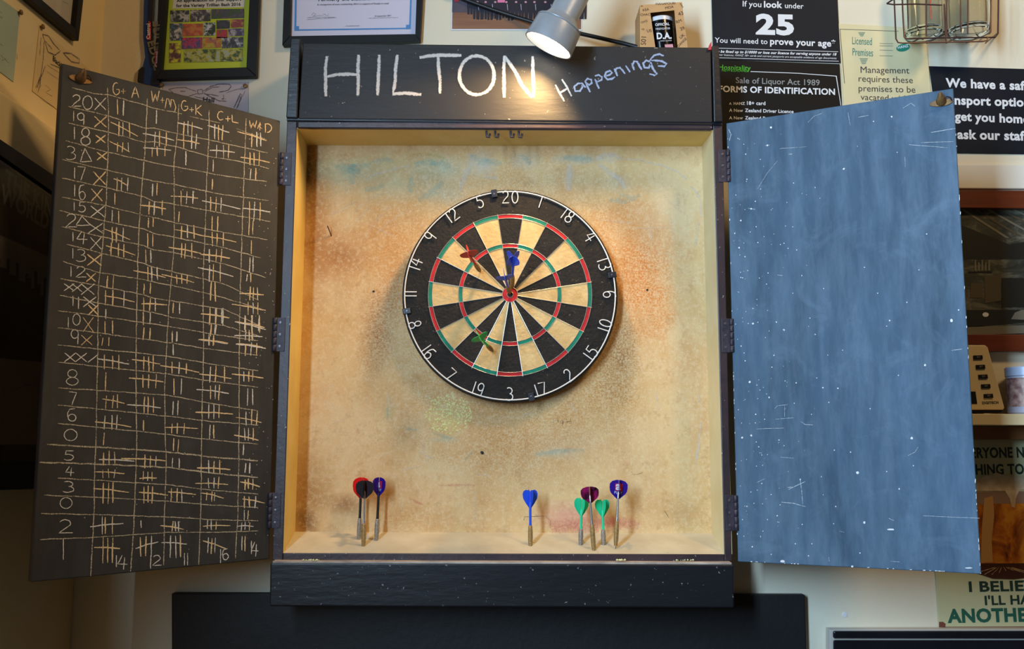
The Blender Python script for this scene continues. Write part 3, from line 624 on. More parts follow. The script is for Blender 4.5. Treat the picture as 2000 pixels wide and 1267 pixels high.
# right door flecks and scratches
A1 = lambda x, y: (1420+x/2.534, 160+y/2.534)
A2 = lambda x, y: (1420+x/2.534, 640+y/2.534)
mb = MB()
def fleck(x, y, rx, ry=None):
    ry = ry or rx; mb.pxflat(RD, [(x+rx*math.cos(t*.9)*random.uniform(.7,1.2), y+ry*math.sin(t*.9)*random.uniform(.7,1.2)) for t in range(7)], .0009)
for x, y, r in ((218,225,4),(578,430,3.6),(1110,1180,5.2),(1146,1128,2.6),(280,1226,2.6),(120,627,3),(200,314,3),(92,357,2.2),(815,172,3),(725,195,2.2),(140,590,2),(68,685,3),(330,500,1.8),(436,522,1.8),(842,348,1.8),(988,752,2),(950,930,2),(680,917,2),
    (203,945,2),(370,958,2),(478,1022,2),(244,1188,2.4),(128,1195,3.4),(890,1090,2.2),(745,1045,1.8),(68,967,2),(160,970,1.8),(60,820,3.4),(282,798,1.8),(302,823,1.8),(436,1248,2),(645,318,1.4),(460,575,1.4),(805,1180,2.6),(790,1208,1.8),(38,750,1.8),(115,742,1.8),(410,1168,1.8)):
    fleck(*A1(x, y), r*.6)
for x, y, r in ((282,10,3),(437,33,2),(190,48,1.8),(70,90,2.2),(90,163,2.2),(232,136,2),(572,111,2),(980,185,4),(848,235,2),(112,268,4),(342,272,2.2),(444,248,1.8),(474,296,2.6),(548,299,2.8),(208,344,3),(504,369,2),(333,373,1.8),(708,400,2),(142,428,2.4),
    (186,452,1.8),(418,428,1.6),(120,533,3.4),(75,543,3.4),(257,555,2.2),(282,583,1.8),(531,605,2.2),(611,615,2.2),(915,546,4.6),(645,716,5),(790,711,2),(922,682,2),(852,797,2.6),(680,963,4.4),(538,884,2),(362,750,2.6),(248,930,2.4),(125,1083,2.6),(403,1128,2.2),
    (338,1068,2),(658,1114,2.4),(420,1068,2),(98,883,2),(150,803,1.6),(176,680,1.6),(172,629,1.6),(152,350,1.6),(620,1180,4)):
    fleck(*A2(x, y), r*.6)
fleck(*A2(810,998), 6.5*1.2, 2.0); fleck(*A2(275,1155), 5, 3); fleck(*A2(1195,1188), 7, 1.4)
for i in range(150):
    y = random.uniform(250, 1090); x = 1420+(y-240)*.025+abs(random.gauss(0, 70)); 
    if x > 1425+(y-240)*.026: fleck(x, y, random.uniform(.4, 1.2))
for i in range(70):
    t_ = random.random(); k_ = i % 3
    if k_ == 0: fleck(1442+475*t_, 1095+24*t_, random.uniform(.8, 3), random.uniform(.5, 1.1))
    elif k_ == 1: fleck(1862.5+52*t_, 180+930*t_, random.uniform(.4, .9), random.uniform(1, 5))
    else: fleck(1421+20*t_, 250+830*t_, random.uniform(.4, 1.0), random.uniform(.8, 3))
mb.build('chalk_flecks', m_white, dr, flatmesh=True, kind='stuff')
mb = MB()
for st, wd in (([(305,800),(340,782),(388,760)],1.5), ([(362,750),(370,810),(375,870)],1.4), ([(268,862),(330,868),(390,885)],1.5), ([(300,790),(325,788)],1.6), ([(800,942),(826,954)],1.4), ([(503,1135),(506,1155)],1.3),
    ([(810,1155),(855,1158)],1.2), ([(1112,112),(1162,105)],1.3), ([(365,463),(385,478),(425,480)],1.4), ([(240,452),(330,445)],.8), ([(145,500),(280,496)],.8), ([(285,380),(285,440)],.8), ([(235,400),(250,385),(300,380)],.8), ([(970,930),(1250,942)],.8), ([(895,632),(930,615),(945,590)],.9),
    ([(555,1005),(580,1012)],1.1), ([(148,765),(185,747)],1.0), ([(265,640),(330,645)],.7)):
    mb.mark(); stroke(mb, RD, [A2(*p) for p in st], wd*1.3, .2)
for st, wd in (([(900,310),(1000,318),(1090,325)],.8), ([(960,300),(1120,295)],.8), ([(1010,250),(1130,230)],1.2), ([(305,357),(322,357)],1.6), ([(105,625),(138,630)],1.8), ([(870,130),(910,105),(930,120)],.9), ([(880,370),(882,420)],.8), ([(395,320),(260,330)],.7),
    ([(400,200),(430,170),(470,155)],.8), ([(150,530),(200,450),(250,390)],.6), ([(598,150),(610,215)],.7), ([(650,175),(700,165)],1.0), ([(190,315),(210,312)],1.6), ([(250,955),(275,958)],1.5), ([(8,235),(20,260),(12,290)],1.6)):
    mb.mark(); stroke(mb, RD, [A1(*p) for p in st], wd*1.3, .2)
mb.build_each('chalk_scratch', chalk('scratch_white', C(215,222,228), .30, .3, 300, .85), dr)

# ============================================================ DARTBOARD
DF = -.038; dp = YP(DF)
cx, cz = dp.px(996.2, 575.1)
db = thing('dartboard', (cx, -.02, Z0+cz), 'round bristle dartboard with wire numbers hung in the cabinet', 'dartboard')
m_sisal = mottled('black_sisal', C(40,35,32), C(28,26,25), 40, .85, 1.0, 150, specks=C(104,88,70), sc_thr=.68, sc_scale=140, bd=.003)
m_scream = mottled('cream_sisal', C(232,198,138), C(214,174,112), 30, .85, .7, 120, bd=.003)
m_sred = mottled('red_sisal', C(214,36,42), C(188,26,34), 40, .8, .6, 150)
m_sgrn = mottled('green_sisal', C(22,140,110), C(14,118,92), 40, .8, .6, 150)
mb = MB(); rim = []
O = Vector((cx, 0, Z0+cz))
mb.lathe(O, (0,-1,0), [(.0005,.218),(.004,.2235),(.032,.2245),(.0365,.2225),(.038,.218),(.038,.001)], 96)
body = mb.build('board_body', m_sisal, db, smooth=True)
# fuzzy fibres round the rim
mb = MB()
for i in range(700):
    a = random.uniform(0, 2*math.pi); r = .2225; o = O+Vector((math.cos(a)*r, -random.uniform(.008,.037), math.sin(a)*r)); l = random.uniform(.0012, .0028)
    dv = Vector((math.cos(a)+random.uniform(-.6,.6), random.uniform(-.5,.5), math.sin(a)+random.uniform(-.6,.6))).normalized()*l; sd = Vector((-math.sin(a),0,math.cos(a)))*.0007
    mb.add([o-sd, o+sd, o+dv], [(0,1,2)])
mb.build('rim_fibres', m_sisal, db, flatmesh=True, kind='stuff')
def ringseg(r0, r1, a0, a1, name, mat, d=.0004, n=4):
    pts = [(cx+r1*math.sin(a0+(a1-a0)*i/n), cz+r1*math.cos(a0+(a1-a0)*i/n)) for i in range(n+1)] + [(cx+r0*math.sin(a1-(a1-a0)*i/n), cz+r0*math.cos(a1-(a1-a0)*i/n)) for i in range(n+1)]
    MB().prism(dp, pts, 0, d+random.uniform(0, .0005)).build(name, mat, db)
for i in range(20):
    a0, a1 = (i-.5)*math.pi/10, (i+.5)*math.pi/10; e = i % 2 == 0
    ringseg(.016, .099, a0, a1, 'single_segment', m_sisal if e else m_scream)
    ringseg(.107, .162, a0, a1, 'single_segment', m_sisal if e else m_scream)
    ringseg(.099, .107, a0, a1, 'treble_segment', m_sred if e else m_sgrn)
    ringseg(.162, .170, a0, a1, 'double_segment', m_sred if e else m_sgrn)
for i in range(4): ringseg(.0062, .016, i*math.pi/2, (i+1)*math.pi/2, 'outer_bull', m_sred, .0006, 8)
MB().lathe(O+Vector((0,DF,0)), (0,-1,0), [(0,.0062),(.0006,.0062),(.0007,.001)], 24).build('bullseye', m_sisal, db, label='dark worn centre of the bull')
m_wire = plain('steel_spider_wire', C(206,200,190), .35, .5)
mb = MB()
def circ(r, d, n=96): return [dp.p(cx+r*math.sin(2*math.pi*i/n), cz+r*math.cos(2*math.pi*i/n), d) for i in range(n)]
for r in (.0062, .016, .099, .107, .162, .170): mb.tube(circ(r, .0014), .00055, 5, True)
for i in range(20):
    a = (i+.5)*math.pi/10; mb.tube([dp.p(cx+r*math.sin(a), cz+r*math.cos(a), .0014) for r in (.016, .09, .172)], .00055, 5)
mb.build('spider_wire', m_wire, db, smooth=True)
m_num = plain('white_enamel_wire', C(240,238,236), .4, 0)
MB().tube(circ(.2185, .0035, 120), .0014, 8, True).build('number_ring', m_num, db, smooth=True)
order = [20,1,18,4,13,6,10,15,2,17,3,19,7,16,8,11,14,9,12,5]
for i, nmb in enumerate(order):
    a = i*math.pi/10; inward = 6 <= i <= 14
    rad_ = Vector((math.sin(a), math.cos(a))); tan_ = Vector((math.cos(a), -math.sin(a)))
    if inward: upv, rt = -rad_, -tan_
    else: upv, rt = rad_, tan_
    c0 = Vector((cx, cz)) + rad_*.2065; h = .026; s_ = str(nmb); mb = MB(); wds = [.003 if ch == '1' else .014 for ch in s_]; tot = sum(wds)+.0055*(len(s_)-1)
    x = -tot/2
    for ch, wd in zip(s_, wds):
        for st in G[ch]:
            p3 = [dp.p(*(c0 + rt*(x+px_*wd) + upv*((py_-.5)*h)), .0036) for px_, py_ in st]
            mb.tube(p3, .0012, 6)
        x += wd+.0055
    mb.build('wire_number', m_num, db, smooth=True)
for px_, py_ in ((966, 381), (1192, 538), (800, 607), (1037, 771)):
    a, b = dp.px(px_, py_); rv = Vector((a-cx, b-cz)).normalized(); t = Vector((-rv.y, rv.x)); p = Vector((cx, cz))+rv*.2165
    cp = MB().prism(dp, [tuple(p+rv*u*.0085+t*w_*.0062) for u, w_ in ((-1,-1),(1,-1),(1,1),(-1,1))], 0, .0065).build('ring_clip', plain('clip_black', C(34,34,42), .4) if 'clip_black' not in bpy.data.materials else bpy.data.materials['clip_black'], db, bevel=.0012)
    MB().lathe(dp.p(*(p-rv*.001), .0063), (0,-1,0), [(0,.0022),(.0008,.0018),(.001,.0005)], 10).build('screw', bpy.data.materials['screw_metal'], cp, smooth=True)

# ============================================================ DARTS
def pm(name, c, r=.35, m=0):
    return bpy.data.materials.get(name) or plain(name, c, r, m)
m_bbrass = mottled('brass_barrel', C(190,152,92), C(146,116,74), 300, .45, .2, 400, metal=.25)
m_bsteel = mottled('steel_barrel', C(176,164,146), C(134,124,112), 300, .45, .2, 400, metal=.25)
m_steel = pm('steel_point', C(150,148,146), .3, .8)
def dart(tip, tail, label, fl, flc, shc, barrel, style='std', roll=0, emb=None, shm=0, group=None, shaftcut=.30, wid=.0172):
    tip, tail = Vector(tip), Vector(tail); ax = (tail-tip); L = ax.length; ax.normalize()
    t = thing('dart', tip, label, 'dart', group)
    # proportions along the axis: point, barrel, shaft, flight
    p1, b1 = L*fl[0], L*fl[1]; f0 = L*fl[2]
    MB().lathe(tip, ax, [(0,.0003),(.008,.0011),(p1+.001,.0012)], 10).build('point', m_steel, t, smooth=True)
    prof = [(p1,.0026)]; n = 16
    for i in range(n+1):
        u = i/n; r = .0050
        r *= (1-.28*abs(2*u-1)**2.5); tt = p1+(b1-p1)*u
        prof += [(tt, r), (tt+(b1-p1)/n*.5, r*.92)] if i < n else [(tt, r*.7)]
    MB().lathe(tip, ax, prof, 16).build('barrel', barrel, t, smooth=True)
    MB().lathe(tip, ax, [(b1-.002,.0030),(b1+.006,.0026),(f0,.0026 if not shm else .0019),(f0+.012,.0022),(f0+.016,.001)], 12).build('shaft', shc, t, smooth=True)
    up = Vector((1,0,0)) if abs(ax.x) < .8 else Vector((0,0,1)); up = (up-ax*up.dot(ax)).normalized(); up = Matrix.Rotation(roll, 3, ax) @ up; FL = L-f0
    if style == 'heart': out = [(0,0),(.10,.18),(.3,.55),(.55,.92),(.78,1.0),(.93,.85),(1.0,.55),(.97,.25),(.9,0)]
    else: out = [(0,0),(.03,.12),(.30,.78),(.42,.93),(.60,1.0),(.80,.98),(.93,.72),(1.0,.25),(1.0,0)]
    Wd = wid
    fo = MB()
    for k in range(4):
        s_ = Matrix.Rotation(k*math.pi/2, 3, ax) @ up; nn = ax.cross(s_)*.00025; m = len(out)
        vs = [tip+ax*(f0+FL*u)+s_*(.0008+Wd*v_) for u, v_ in out]
        fo.add([q_-nn for q_ in vs]+[q_+nn for q_ in vs], [list(range(m))[::-1], list(range(m, 2*m))]+[[i, (i+1) % m, m+(i+1) % m, m+i] for i in range(m)])
    fo = fo.build('flight', flc, t)
    return t, ax, up, f0, FL, tip
def shelfpt(px_, py_):
    o = W(bp, blb); n = (W(fp, blf)-o).cross(Vector((1,0,0))).normalized(); r = ray(px_, py_)
    return CAM + r*((o-CAM).dot(n)/r.dot(n))
def standing(base, top, *a, lean=0, **k):
    tip = shelfpt(*base); tip.z -= .004
    tail = YP(tip.y+lean).w(*top); return dart(tip, tail, *a, **k)
g1 = 'darts standing on the cabinet shelf'; g2 = 'darts stuck in the dartboard'
m_fred = pm('red_flight', C(226,30,34)); m_fblk = mottled('black_red_flight', C(40,12,20), C(14,10,14), 60, .55, 0, spec=.2); m_fpur = pm('purple_flight', C(48,22,140), .25)
m_fblu = pm('blue_flight', C(40,88,230)); m_fgrn = pm('green_flight', C(44,214,156)); m_fpnk = mottled('magenta_black_flight', C(150,24,90), C(22,10,20), 70, .2, 0); m_blk = pm('black_shaft', C(18,16,20)); m_alu = pm('aluminium_shaft', C(190,186,186), .25, .8)
m_dkg = pm('dark_green_flight', C(40,214,110))
Q = math.pi/4
R1 = standing((701,1052),(706,932), 'dart with red flight and black shaft standing behind another, far left of shelf', (.01,.36,.66), m_fred, m_blk, m_bsteel, roll=.5, wid=.0168, group=g1)
R2 = standing((710,1065),(712.5,938), 'dart with blackish flight and silver shaft at the left end of shelf', (.01,.36,.72), m_fblk, m_alu, m_bbrass, shm=1, lean=0, group=g1)
R3 = standing((735,1054),(741,932), 'dart with purple flight and black shaft, right of the red one', (.01,.36,.70), m_fpur, m_blk, m_bsteel, roll=-.6, wid=.0165, group=g1)
standing((1036,1064),(1035.5,956), 'all blue dart with heart-shaped flight alone at shelf middle', (.01,.38,.66), m_fblu, m_fblu, m_bbrass, style='heart', roll=.35, wid=.0155, group=g1)
standing((1134,1062),(1136,972), 'pale green dart with heart-shaped flight, left of the pink-black one', (.01,.36,.60), m_fgrn, m_fgrn, m_bsteel, style='heart', roll=.35, wid=.0155, group=g1)
standing((1160,1073),(1151,950), 'brass dart with shiny magenta and black flight standing between two green darts', (.01,.42,.74), m_fpnk, m_alu, m_bbrass, shm=1, group=g1)
standing((1179,1062),(1176,975), 'pale green dart with heart-shaped flight, right of the pink-black one', (.01,.36,.60), m_fgrn, m_fgrn, m_bsteel, style='heart', roll=.35, wid=.0155, group=g1)
R4_ = standing((1202,1070),(1209,937), 'dart with purple flight and brass barrel at right end of the row', (.06,.42,.72), m_fpur, m_alu, m_bbrass, shm=1, group=g1)
def logo(R, ch='a'):
    t, ax, up, f0, FL, tip = R
    fwd = Vector((0,-1,0)); s_ = Vector((1,0,0)) 
    s_ = up if abs(up.x) > .5 else Matrix.Rotation(math.pi/2, 3, ax) @ up
    if s_.x < 0: s_ = -s_
    pl = Plane(tip+ax*(f0+FL*.5), s_, ax, s_.cross(ax))
    MB().prism(pl, [(-.007,-.002),(.008,-.002),(.008,.012),(-.007,.012)], .0006, .0010).build('emblem', pm('emblem_red', C(196,40,70)), t)
    mb = MB(); text(mb, pl, 'a', (-.006,.000), (.004,.000), .0014, off=.03, px=False); text(mb, pl, 'PLAY', (-.008,-.008), (.008,-.008), .0010, px=False)
    mb.build_each('emblem_lettering', m_white, t, flatmesh=True)
logo(R3); logo(R4_)
def boarddart(tp, tl_, L, *a, **k):
    tip = dp.w(*tp, .0); best = None
    for i in range(400):
        y = tip.y-.0005*i; p = YP(y).w(*tl_); e = abs((p-tip).length-L)
        if y < tip.y and (best is None or e < best[0]): best = (e, p)
    tip2 = tip + (tip-best[1]).normalized()*.004
    return dart(tip2, best[1], *a, group=g2, **k)
boarddart((938.5,531), (913,491), .135, 'red dart stuck in the board left of the blue darts', (.10,.45,.72), m_fred, m_fred, m_bbrass, roll=.25)
boarddart((1000,566), (1002.5,497), .135, 'blue dart stuck above the bull, the upper one of the two', (.10,.45,.70), m_fblu, m_fblu, m_bbrass, style='heart', roll=Q)
boarddart((996,573), (985,538), .125, 'blue dart stuck by the bull, the lower one of the two', (.10,.45,.74), m_fblu, m_fblu, m_bbrass, style='heart', roll=.15)
boarddart((963,686), (934,655), .130, 'green dart stuck low left in the board', (.10,.42,.70), m_dkg, m_dkg, m_bbrass, style='heart', roll=.5)

# ============================================================ LAMP
rl = ray(1071, 89).normalized(); ap = YP(-.184).w(1071, 89)
U2 = (UP - rl*UP.dot(rl)).normalized(); R2_ = rl.cross(U2)
ldir = (-.45*R2_ - .845*U2 - .27*rl).normalized(); ax = -ldir
lamp = thing('spot_lamp', ap, 'grey metal spotlight shining down over the black header', 'lamp')
m_lampg = mottled('grey_lamp_enamel', C(158,164,172), C(148,153,160), 20, .38, .1, 80, metal=.15)
Rr = .0508
MB().lathe(ap, ax, [(.006,Rr-.004),(.0,Rr-.0022),(0,Rr),(.044,Rr*.93),(.047,Rr*.90),(.058,.034),(.064,.031),(.066,.030),(.20,.031),(.205,.028)], 48, cap=False).build('lamp_shade', m_lampg, lamp, smooth=True)
MB().lathe(ap+ax*.0455, ax, [(0,Rr*.935),(.0015,Rr*.94),(.003,Rr*.92)], 48, cap=False).build('rim_bead', m_lampg, lamp, smooth=True)
m_bulb, nt, b = nodes('lit_bulb_glass'); b.inputs['Emission Color'].default_value = (1, .86, .62, 1); b.inputs['Emission Strength'].default_value = 9
MB().lathe(ap+ax*.004, ax, [(.0,.001),(.0005,.02),(.003,.04),(.008,Rr-.003)], 48, cap=False).build('bulb', m_bulb, lamp, smooth=True)
arm = [ap+ax*.205, ap+ax*.26, Vector((ap.x+.16, -.10, ap.z+.30)), Vector((ap.x+.17, WALL, ap.z+.32))]
MB().tube(arm, .009, 12).build('arm', m_lampg, lamp, smooth=True)
MB().lathe(Vector((ap.x+.17, WALL, ap.z+.32)), (0,-1,0), [(0,.04),(.01,.038),(.014,.02)], 24).build('wall_plate', m_lampg, lamp, smooth=True)
sl = bpy.data.lights.new('lamp_beam', 'SPOT'); sl.energy = 16; sl.color = (1.0, .62, .25); sl.spot_size = math.radians(124); sl.spot_blend = .3; sl.shadow_soft_size = .04
so = bpy.data.objects.new('lamp_beam', sl); col.objects.link(so); so.parent = lamp
so.location = ldir*.004; so.rotation_euler = ldir.to_track_quat('-Z', 'Y').to_euler()
# cable behind the lamp
wq = lambda x, y, d: YP(WALL-d).w(x, y)
cb = [(880,-14,.012),(905,-2,.008),(960,18,.008),(1010,34,.010),(1050,46,.02),(1100,56,.03),(1135,66,.03),(1180,76,.03),(1215,84,.05),(1245,92,.06)]
cable = MB().tube([wq(*p) for p in cb], .0045, 10).build('power_cable', pm('black_rubber', C(22,22,24), .45), smooth=True)
tag(cable, 'black power cable running across the wall behind the lamp', 'cable')

# ============================================================ MUG BOX
mx = thing('mug_box', YP(-.05).w(1292, 90), 'brown card gift box holding a black mug, on top of the cabinet', 'box')
m_card = mottled('brown_card', C(206,160,108), C(192,146,96), 20, .75, .1, 60)
fy = -.085; bf = YP(fy)
qf = [bf.px(1259, 96), bf.px(1345, 96), bf.px(1332, 3), bf.px(1250, 10)]
qf = [bf.px(1250, 99), bf.px(1344, 99), bf.px(1332, 4), bf.px(1250, 10)]
wn = [bf.px(1281, 99), bf.px(1324, 99), bf.px(1317, 20), bf.px(1270, 25)]
def P3(q_, dy=0): return bf.p(*q_)+Vector((0, dy, 0))
o4, i4 = [P3(q_) for q_ in qf], [P3(q_) for q_ in wn]
dep = .075; b4 = [p+Vector((0, dep, 0)) for p in o4]
MB().add(o4+i4, [(0,1,5,4),(1,2,6,5),(2,3,7,6),(3,0,4,7)]).build('front_panel', m_card, mx, flatmesh=True)
MB().add(o4+b4, [(0,3,7,4),(1,5,6,2),(2,6,7,3),(0,4,5,1),(4,7,6,5)]).build('carton', m_card, mx, flatmesh=True)
mgc = bf.px(1297, 60); mo = bf.p(mgc[0]+.003, bf.px(1300, 99)[1]+.004, -.0365); mtop = bf.px(1294, 23)[1]-mgc[1]+.06
hh = bf.px(1294, 25, -.004)[1]-bf.px(1300, 99)[1]-.006
tilt = (P3(bf.px(1293, 23))-P3(bf.px(1302, 99))).normalized()
mug = MB().lathe(mo, tilt, [(0,.024),(.004,.0275),(hh-.012,.0300),(hh-.011,.0300)], 32).build('mug', pm('glossy_black_mug', C(14,14,18), .15), mx, smooth=True)
MB().lathe(mo+tilt*(hh-.011), tilt, [(0,.0306),(.008,.0306),(.010,.029)], 32).build('mug_rim', pm('white_mug_rim', C(220,220,226), .3), mx, smooth=True)
mb = MB(); mp_ = Plane(bf.o, bf.u, bf.v, bf.n)
for tx, a, c, o_ in (('OFFICIAL', (1280,51), (1308,49), .02), ('FIREFIGHTER', (1281,58.5), (1309,57), .0), ('D.A.', (1283,76), (1312,75), .04), ('DRINKS ALLOWED', (1290,81), (1312,80), 0)):
    text(mb, bf, tx, a, c, -.0048, off=o_, hy=1.15)
mb.build_each('mug_lettering', m_white, mug, flatmesh=True)
mb = MB().pxflat(bf, [(1298,87),(1314,86),(1316,98),(1300,98)], -.0048); mb.build('mug_label', pm('mug_badge', C(214,150,160)), mug, flatmesh=True)
mb = MB()
for tx, a, c in (('MANAPOURI', (1281,10), (1319,8)), ('TE', (1248.5+3,14), (1256,13)), ('CHAC', (1251,31), (1270,30)), ('OVO', (1253,46), (1265,42)), ('TE', (1254,60), (1259,58)), ('US', (1264,63), (1273,62)), ('RM', (1322,46), (1332,42)), ('43', (1326,31), (1335,28)),
                 ('39', (1330,60), (1338,57)), ('UK', (1330,76), (1338,69)), ('DANGE', (1326,92), (1342,76)), ('S01', (1261,88), (1262,72)), ('AWE', (1327,7), (1333,16)), ('KEA', (1256,22), (1268,20)), ('MOA', (1300,18), (1316,15))):
    text(mb, bf, tx, a, c, .0006)
mb.build_each('box_lettering', pm('brown_print', C(84,50,34), .8), mx, flatmesh=True)

# ============================================================ FRAMES AND SIGNS ON THE WALL
def quadbars(pl, out, inn, d0, d1, name, mat, par):
    for i in range(4):
        j = (i+1) % 4; MB().prism(pl, [out[i], out[j], inn[j], inn[i]], d0, d1).build(name, mat, par, bevel=.0012)
def framed(name, pl, th_, out_px, inn_px, fmat, pmat, label, cat, glass=True, group=None):
    out = [pl.px(*p, th_) for p in out_px]; inn = [pl.px(*p, th_) for p in inn_px]
    c = [sum(p[i] for p in out)/4 for i in (0, 1)]
    t = thing(name, pl.p(c[0], min(p[1] for p in out), .001), label, cat, group)
    quadbars(pl, out, inn, .0008, th_, 'frame_bar', fmat, t)
    MB().prism(pl, inn, .001, .004).build('print', pmat, t)
    if glass: MB().prism(pl, inn, th_-.006, th_-.005).build('glass', m_pglass, t)
    return t, inn
# certificate
m_paper_b = plain('lavender_white_paper', C(214,208,226), .7)
t, inn = framed('framed_certificate', wp, .016, [(551,88),(821,80),(829,-60),(556,-60)], [(566,70),(811,66),(815,-50),(569,-50)], m_blkframe, m_paper_b, 'black framed certificate with a blue border standing behind the cabinet top', 'certificate')
mb = MB(); bd = [(575,60),(802,56.5),(806,-60),(577,-60)]; bi = [(578.5,57.2),(799,54),(803,-60),(580.5,-60)]
mb.add([wp.p(*wp.px(*p, .0046), .0046) for p in bd+bi], [(0,1,5,4),(1,2,6,5),(3,0,4,7)])
for sq in ([(575,60),(584,60),(584,51),(575,51)], [(793,57),(802,56.5),(802,48),(793,48.5)]): mb.pxflat(wp, sq, .0047)
mb.build('blue_border', pm('print_blue', C(80,140,200), .7), t, flatmesh=True)
mb = MB(); text(mb, wp, 'Formerly the Blackball Hilton', (622,2), (758,-1), .0048, off=.02)
text(mb, wp, 'In recognition of your outstanding effort in support of People in need', (620,10.5), (759,8), .0048); text(mb, wp, 'www.varietyxxx.org.nz', (675,51.5), (702,51), .0048); text(mb, wp, '19 September 2011', (732,33), (764,31.5), .0048)
mb.build_each('lettering', m_ink, t, flatmesh=True)
mb = MB()
for st in ([(599,38),(620,36.5),(658,34.5)], [(600,34.5),(625,33.5),(655,33.5)], [(608,30),(612,25),(617,27),(610,33),(622,30),(630,31),(632,27),(640,31),(642,26)], [(720,36),(750,34.5),(778,34)]): stroke(mb, wp, st, 1.1, .2, .0048, 4)
mb.build('signature', m_pencil, t)

# green and yellow collage frame
m_lime = mottled('lime_poster', C(196,204,44), C(184,196,36), 6, .6, 0)
t, inn = framed('framed_poster', wp, .018, [(304,154),(500,148.5),(508,-60),(320,-60)], [(315,136),(481,131),(489,-50),(329,-50)], m_blkframe, m_lime, 'black framed lime green poster with a photo collage, upper left of cabinet', 'poster')
MB().pxflat(wp, [(337,17),(477,14),(481,-40),(341,-40)], .0046).build('caption_panel', pm('poster_white', C(214,206,190), .7), t, flatmesh=True)
mb = MB(); text(mb, wp, 'An appreciation for your support', (345,4), (471,1), .005, off=.03); text(mb, wp, 'for the Variety Trillian Bash 2016', (344,14), (470,11), .005, off=.03)
mb.build_each('lettering', m_ink, t, flatmesh=True)
Pq = lambda x, y: (300+x/7.919, y/7.919)
def photo_mat(i, a, b, c):
    m, nt, bs_ = nodes('collage_photo_%d' % i); g = NG(nt); v = g.coord(off=(i*.37, 0, i*.21))
    n = g.noise(v, 70, 4, .65, .5); g.lk(g.ramp(n, [(.34, a), (.48, b), (.60, c)]), bs_.inputs['Base Color']); bs_.inputs['Roughness'].default_value = .5; return m
cols = [(C(60,64,72),C(28,34,30),C(176,170,160)), (C(40,52,40),C(70,60,70),C(190,180,160)), (C(110,84,66),C(66,64,80),C(60,80,40)), (C(90,130,170),C(40,40,30),C(200,190,180)), (C(60,96,50),C(190,70,50),C(190,120,60)), (C(30,44,26),C(40,56,36),C(200,200,200)),
        (C(60,60,70),C(36,44,40),C(150,120,110)), (C(170,50,50),C(120,60,60),C(190,130,60)), (C(60,90,50),C(190,40,50),C(60,60,90)), (C(80,70,110),C(60,50,80),C(170,160,160)), (C(60,40,60),C(190,50,90),C(70,70,110)), (C(70,90,120),C(190,100,50),C(180,160,50)), (C(40,40,40),C(70,70,80),C(190,190,190)), (C(60,40,40),C(110,60,50),C(210,200,40)), (C(150,170,190),C(180,170,50),C(60,80,50))]
rects = [(258,160,548,345),(565,152,880,335),(892,140,1400,290),(252,362,440,630),(448,368,762,562),(778,350,955,555),(972,312,1178,448),(1192,298,1396,428),(972,458,1142,592),(1155,440,1396,560),(432,580,750,758),(762,575,1042,745),(1056,575,1386,745),(240,668,420,970),(470,765,1375,965)]
for i, (x0,y0,x1,y1) in enumerate(rects):
    k = -.015*(x1-x0)/1
    MB().pxflat(wp, [Pq(x0,y1), Pq(x1,y1-6-(x1-x0)*.015), Pq(x1,y0-(x1-x0)*.012), Pq(x0,y0)], .005).build('collage_photo', photo_mat(i, *cols[i]), t, flatmesh=True)

# lanyard
ly = thing('lanyard', wp.w(290, 160, .012), 'blue and black lanyard hanging left of the lime green poster', 'lanyard')
m_lb = pm('blue_webbing', C(22,58,120), .7); m_lk = pm('black_webbing', C(18,22,34), .7)
def band(pts, wd, d, mat, name, par=ly):
    mb = MB(); P = [Vector(wp.px(*p, d)) for p in pts]; h = wd/2; vs = []; 
    for i, p in enumerate(P):
        tt = (P[min(i+1, len(P)-1)]-P[max(i-1, 0)]).normalized(); n = Vector((-tt.y, tt.x)); vs += [(p-n*h), (p+n*h)]
    lst = [tuple(v_) for v_ in vs[0::2]] + [tuple(v_) for v_ in vs[1::2]][::-1]
    return mb.prism(wp, lst, d-.0015, d).build(name, mat, par)
band([(290,-40),(288,20),(287,70),(291,110),(301,160)], .017, .008, m_lb, 'strap')
band([(318,-40),(316,20),(313,70),(308,120),(303,165)], .017, .011, m_lk, 'strap')
band([(297,-40),(294,20),(292,80),(298,130)], .010, .0095, m_lk, 'strap')
MB().prism(wp, [wp.px(*p, .014) for p in ((266,158),(309,168),(309,150),(283,100),(276,128),(268,134))], .003, .0075).build('pouch', m_lb, ly, bevel=.001)
MB().prism(wp, [wp.px(*p, .014) for p in ((266,156),(278,160),(281,130),(275,128),(268,135))], .003, .0085).build('clip', m_lk, ly, bevel=.001)
mb = MB(); text(mb, wp, 'EDGE', (318,98), (315,40), .0125, off=.03, hy=1.0); mb.build_each('lettering', pm('lanyard_gold', C(120,110,84), .6), ly, flatmesh=True)
mb = MB(); text(mb, wp, 'EDGE', (288,82), (302,138), .0112, off=.03, hy=.9); mb.build_each('lettering', bpy.data.materials['lanyard_gold'], ly, flatmesh=True)
m_red = pm('label_red', C(186,44,50), .6)
MB().pxflat(wp, [(287,78),(295,78),(295,44),(290,40)], .0112).build('badge', m_red, ly, flatmesh=True); MB().pxflat(wp, [(303,130),(310,136),(312,98),(303,100)], .0125).build('badge', m_red, ly, flatmesh=True)
mb = MB(); text(mb, wp, 'Castrol', (293,76), (293,46), .0118, off=.02); text(mb, wp, 'Castrol', (309,130), (310,101), .0130, off=.02); mb.build_each('lettering', m_white, ly, flatmesh=True)

